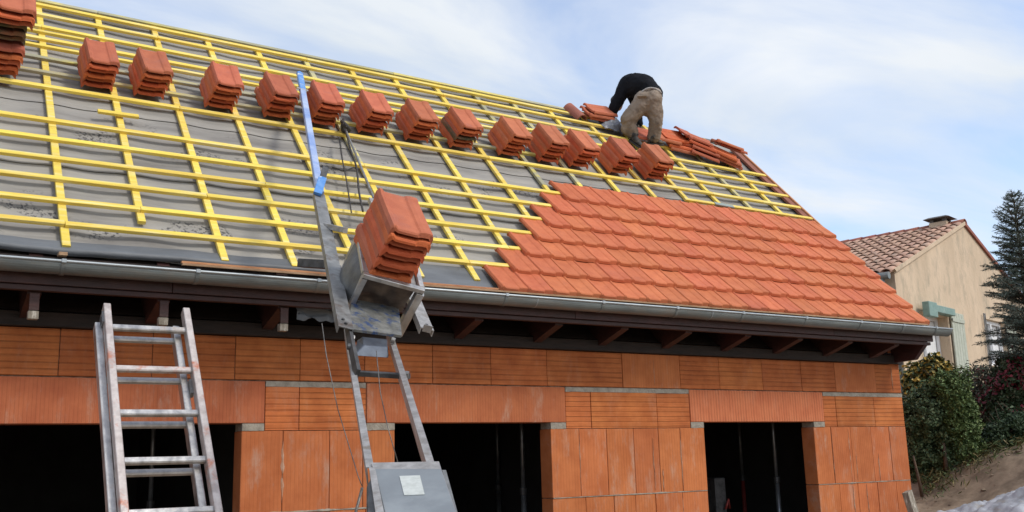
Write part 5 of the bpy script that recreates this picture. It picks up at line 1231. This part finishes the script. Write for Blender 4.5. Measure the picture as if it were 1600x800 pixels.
DG = [(0.028, 0.050, 0.022), (0.058, 0.098, 0.040), (0.100, 0.150, 0.062), (0.190, 0.240, 0.120)]
MG = [(0.040, 0.075, 0.024), (0.080, 0.130, 0.038), (0.120, 0.180, 0.055), (0.170, 0.220, 0.075)]
GG = [(0.050, 0.070, 0.050), (0.085, 0.105, 0.075), (0.115, 0.135, 0.095)]
shrub("yellow_shrub", "yellow-and-green shrub peeping over beside the eaves corner", 1446, 640, 18.6, [(1432, 600, 26, 34), (1452, 580, 28, 26), (1470, 590, 24, 30), (1448, 622, 30, 28)], 5200, 0.052,
      [(0.030, 0.050, 0.016), (0.045, 0.070, 0.020), (0.06, 0.08, 0.03), (0.62, 0.42, 0.08), (0.74, 0.55, 0.18)], gap=0.30, aspect=0.5, gs=3)
shrub("leafy_bush", "large dense green bush right against the house corner", 1462, 760, 16.0, [(1452, 650, 44, 46), (1436, 690, 26, 56), (1478, 690, 44, 52), (1446, 740, 28, 46), (1500, 716, 34, 30), (1474, 738, 40, 32), (1462, 622, 26, 24), (1432, 640, 16, 34), (1452, 768, 24, 26), (1480, 756, 34, 22), (1506, 742, 30, 20), (1428, 720, 14, 50)], 54000, 0.028, DG, gap=0.30, gs=3.8, shell=0.25)
shrub("light_green_bush", "brighter yellow-green bush rising above the dense green one", 1500, 760, 15.7, [(1492, 610, 28, 32), (1500, 650, 28, 40), (1476, 600, 20, 20), (1510, 690, 24, 34), (1484, 632, 18, 26)], 18000, 0.026, MG, gap=0.26, gs=4, shell=0.2)
shrub("grey_twiggy_bush", "grey-green twiggy bush with small russet leaves under the beige gable", 1540, 690, 18.0, [(1538, 604, 34, 34), (1552, 640, 34, 40), (1528, 640, 24, 34)], 7800, 0.030,
      [(0.16, 0.075, 0.05), (0.055, 0.070, 0.045), (0.085, 0.105, 0.075), (0.115, 0.130, 0.10)], gap=0.26, gs=4, stems=12)
shrub("red_leaved_bush", "tall bush with crimson leaves at the right edge below the fir", 1582, 690, 16.8, [(1580, 600, 34, 44), (1596, 640, 40, 46), (1570, 640, 34, 40), (1612, 600, 34, 50)], 15000, 0.034, [(0.022, 0.045, 0.018), (0.040, 0.065, 0.025), (0.055, 0.080, 0.032), (0.07, 0.05, 0.03)], gap=0.13, gs=3,
      extra=(2400, [(0.12, 0.012, 0.022), (0.20, 0.020, 0.034), (0.08, 0.012, 0.016)], 0.036, lambda q: noise.noise(Vector((q[0] * 2.3, q[1] * 2.3, q[2] * 2.3))) > 0.02 and q[2] > 2.3))
shrub("low_hedge_bush", "dark low bush at the foot of the red-leaved one", 1570, 710, 15.9, [(1560, 690, 40, 34), (1590, 676, 40, 34), (1532, 706, 30, 26), (1618, 672, 34, 34)], 13000, 0.034, [(0.020, 0.040, 0.016), (0.035, 0.062, 0.024), (0.055, 0.085, 0.034)], gap=0.12, gs=3)
shrub("weedy_undergrowth", "low weeds with dry yellowish blades along the top of the soil slope", 1500, 745, 15.5, [(1480, 757, 28, 12), (1508, 742, 26, 11), (1540, 724, 26, 11), (1575, 708, 24, 9), (1455, 774, 20, 12)], 6500, 0.038,
      [(0.05, 0.08, 0.03), (0.09, 0.12, 0.04), (0.20, 0.16, 0.07), (0.30, 0.22, 0.10)], gap=0.2, aspect=0.22, gs=5, stems=0) if False else None
# thin red-brown trunk and dead stalk in the bush
for nm, lab, pts, r, r2 in (("bare_trunk", "short reddish bare trunk inside the dense green bush", [(1478, 735, 15.6), (1477, 715, 15.6), (1474, 692, 15.65)], 0.035, 0.022),
                            ("dead_stalk", "pale dead stalk beside the house corner", [(1441, 776, 15.2), (1434, 742, 15.2), (1427, 712, 15.3)], 0.028, 0.012)):
    o = part(nm, MB().tube([cam(*p) for p in pts], r, 8, r2), M['bark'], None, smooth=True); tag(o, lab, "trunk")

# weeds along the top of the bank
def weeds():
    P, Nn = [], []
    for k in range(2300):
        u = rng.random(); px = 1440 + 175 * u; py = 792 - 92 * u + rng.normal(0, 4) - 14; dep = 15.7 + rng.normal(0, 0.25)
        c = cam(px, py, dep); z = ground_z(c.x, c.y)
        if rng.random() < 0.5 and noise.noise(Vector((c.x * 2, c.y * 2, 0))) < -0.1: continue
        P.append(np.array([c.x, c.y, z + abs(rng.normal(0, 0.07))])); Nn.append(np.array([rng.normal(), rng.normal(), 0.3]))
    o = leaves("weeds", P, Nn, 0.055, leaf_mat("weed_leaf", [(0.04, 0.07, 0.02), (0.08, 0.11, 0.035), (0.15, 0.14, 0.05), (0.26, 0.20, 0.09)]), None, 0.16)
    o["kind"] = "stuff"; tag(o, "low weeds and dry blades along the top of the bare bank", "weeds")
weeds()
# clods on the bank
def clods():
    mb = MB()
    for k in range(700):
        x = random.uniform(12.2, 17.5); y = random.uniform(-3.5, 2.5); r = random.choice((0.012, 0.02, 0.03, 0.045)) * random.uniform(0.7, 1.3)
        z = ground_z(x, y) + 0.16 * noise.noise(Vector((x * 0.7, y * 0.7, 0))) + 0.07 * noise.noise(Vector((x * 2.3, y * 2.3, 3))) + 0.035 * noise.noise(Vector((x * 6, y * 6, 7)))
        vs = []
        for v in ((1, 0, 0), (-1, 0, 0), (0, 1, 0), (0, -1, 0), (0, 0, 1), (0, 0, -1)):
            q = random.uniform(0.6, 1.2); vs.append((x + v[0] * r * q, y + v[1] * r * q, z + v[2] * r * 0.7 * q))
        mb.add(vs, [(0, 2, 4), (2, 1, 4), (1, 3, 4), (3, 0, 4), (2, 0, 5), (1, 2, 5), (3, 1, 5), (0, 3, 5)])
    o = part("soil_clods", mb, M['soil'], None); o["kind"] = "stuff"; tag(o, "small clods and stones on the bare bank", "stones")
clods()

def fir():
    tip = cam(1583, 306, 17.3); base = Vector((tip.x, tip.y, ground_z(tip.x, tip.y) - 0.1)); Ht = tip.z - base.z
    t = thing("fir_tree", "dark green fir tree at the right edge, in front of the beige gable", "tree", base)
    part("trunk", MB().tube([base, base.lerp(tip, 0.5), tip - Vector((0, 0, 0.05))], 0.11, 10, 0.008), M['bark'], t, smooth=True)
    P, Nn, A = [], [], []; br = MB()
    z = 0.02
    segs = []
    while z < Ht - 1.0:
        frac = z; Rl = 0.10 + 0.42 * z ** 0.85 if z < 1 else min(0.52 + 0.24 * (z - 1), 1.2)
        nb = 5 if z < 0.5 else 9
        a0 = random.uniform(0, 6.28)
        for k in range(nb):
            an = a0 + 2 * math.pi * k / nb + random.uniform(-0.25, 0.25); rl = Rl * random.uniform(0.7, 1.15)
            s = Vector((tip.x, tip.y, tip.z - z)); d = Vector((math.cos(an), math.sin(an), 0))
            rise_ = 0.8 if z < 0.6 else random.uniform(0.15, 0.75)
            pts = [s + d * (rl * q) + Vector((0, 0, rl * (rise_ * q - 0.25 * q * q * (z > 0.8) ))) for q in (0, 0.25, 0.5, 0.75, 1.0)]
            br.tube(pts, 0.010 + 0.006 * rl, 5, 0.003)
            segs.append((pts[0].lerp(pts[1], 0.5), pts[-1], 1)); 
            for q in range(1, int(3 + rl * 13)):
                f = q / (3 + rl * 13); i = min(int(f * 4), 3); c = pts[i].lerp(pts[i + 1], f * 4 - i)
                for sd in (-1, 1):
                    sdv = Vector((-d.y, d.x, 0)) * sd; ln = (0.07 + 0.30 * rl * (1 - f) * 0.9) * random.uniform(0.7, 1.1)
                    e = c + (d * 0.75 + sdv).normalized() * ln + Vector((0, 0, ln * random.uniform(-0.15, 0.30)))
                    br.tube([c, e], 0.004, 3, 0.002); segs.append((c, e, 0))
        z += 0.105 + 0.015 * z
    part("branches", br, M['bark'], t)
    # needles: thin blades round every twig
    for a, b, _ in segs:
        L_ = (b - a).length; n = max(5, int(L_ / 0.0075)); ax = (b - a).normalized()
        for k in range(n):
            c = a + (b - a) * ((k + random.random()) / n)
            v = Vector((random.gauss(0, 1), random.gauss(0, 1), random.gauss(0, 0.7))); v = (v - ax * v.dot(ax)).normalized()
            dn = (v * 0.8 + ax * 0.6).normalized(); P.append(c); A.append(dn)
    n = len(P); P = np.array([tuple(p) for p in P]); A = np.array([tuple(p) for p in A]); side = np.cross(A, rng.normal(0, 1, (n, 3))); side /= np.linalg.norm(side, axis=1, keepdims=True)
    ln = rng.uniform(0.030, 0.055, n)[:, None]; w = 0.0050
    V = np.empty((n, 3, 3)); V[:, 0] = P - side * w; V[:, 1] = P + side * w; V[:, 2] = P + A * ln
    c = P.mean(0); V -= c
    me = bpy.data.meshes.new("crown"); me.vertices.add(n * 3); me.vertices.foreach_set("co", V.ravel()); me.loops.add(n * 3); me.polygons.add(n)
    me.loops.foreach_set("vertex_index", np.arange(n * 3)); me.polygons.foreach_set("loop_start", np.arange(n) * 3); me.update(calc_edges=True)
    me.materials.append(leaf_mat("fir_needle", [(0.040, 0.066, 0.052), (0.070, 0.105, 0.084), (0.110, 0.150, 0.122), (0.16, 0.20, 0.17)]))
    put(bpy.data.objects.new("crown", me), t, Matrix.Translation(Vector(c))); print("fir needles", n)
fir()

# ------------------------------------------------------------------ tarp and leaning board at lower right
def tarp():
    nx, ny = 90, 50; vs = []
    o0 = Vector((12.35, -0.55, 0)); ux = Vector((0.845, -0.533, 0)); uy = Vector((0.533, 0.845, 0))
    c0 = cam(1535, 815, 13.3)
    for j in range(ny + 1):
        for i in range(nx + 1):
            u, v = i / nx, j / ny
            p = Vector((c0.x, c0.y, 0)) + ux * (-0.95 + 2.3 * u + 0.08 * noise.noise(Vector((v * 3, 1, 0)))) + uy * (-0.75 + 1.3 * v + 0.12 * noise.noise(Vector((u * 3, 7, 0))))
            g = ground_z(p.x, p.y)
            hump = 0.13 * math.exp(-((u - 0.62) / 0.16) ** 2 - ((v - 0.55) / 0.4) ** 2) + 0.05 * math.exp(-((u - 0.9) / 0.2) ** 2)
            fold = 0.13 * abs(noise.noise(Vector((u * 5, v * 3, 2)))) + 0.09 * abs(noise.noise(Vector((u * 11, v * 7, 5)))) + 0.045 * abs(noise.noise(Vector((u * 25, v * 16, 9))))
            edge = min(1, min(u, 1 - u, v, 1 - v) * 8)
            vs.append((p.x, p.y, g + 0.06 + (hump + fold) * edge))
    fs = [(j * (nx + 1) + i, j * (nx + 1) + i + 1, (j + 1) * (nx + 1) + i + 1, (j + 1) * (nx + 1) + i) for j in range(ny) for i in range(nx)]
    o = part("tarpaulin", MB().add(vs, fs), M['tarp'], None, smooth=True); tag(o, "crumpled dirty white tarpaulin lying on the bank at lower right", "tarpaulin")
tarp()
a, b = cam(1417, 768, 12.35), cam(1452, 880, 12.2)
b2 = a + (b - a).normalized() * 1.35
o = part("leaning_board", MB().bar(a, b2, 0.17, 0.075, (0.25, -0.9, 0.3), ch=0.004), M['wood_grey'], None); tag(o, "weathered whitish board leaning at the house corner, lower right", "board")
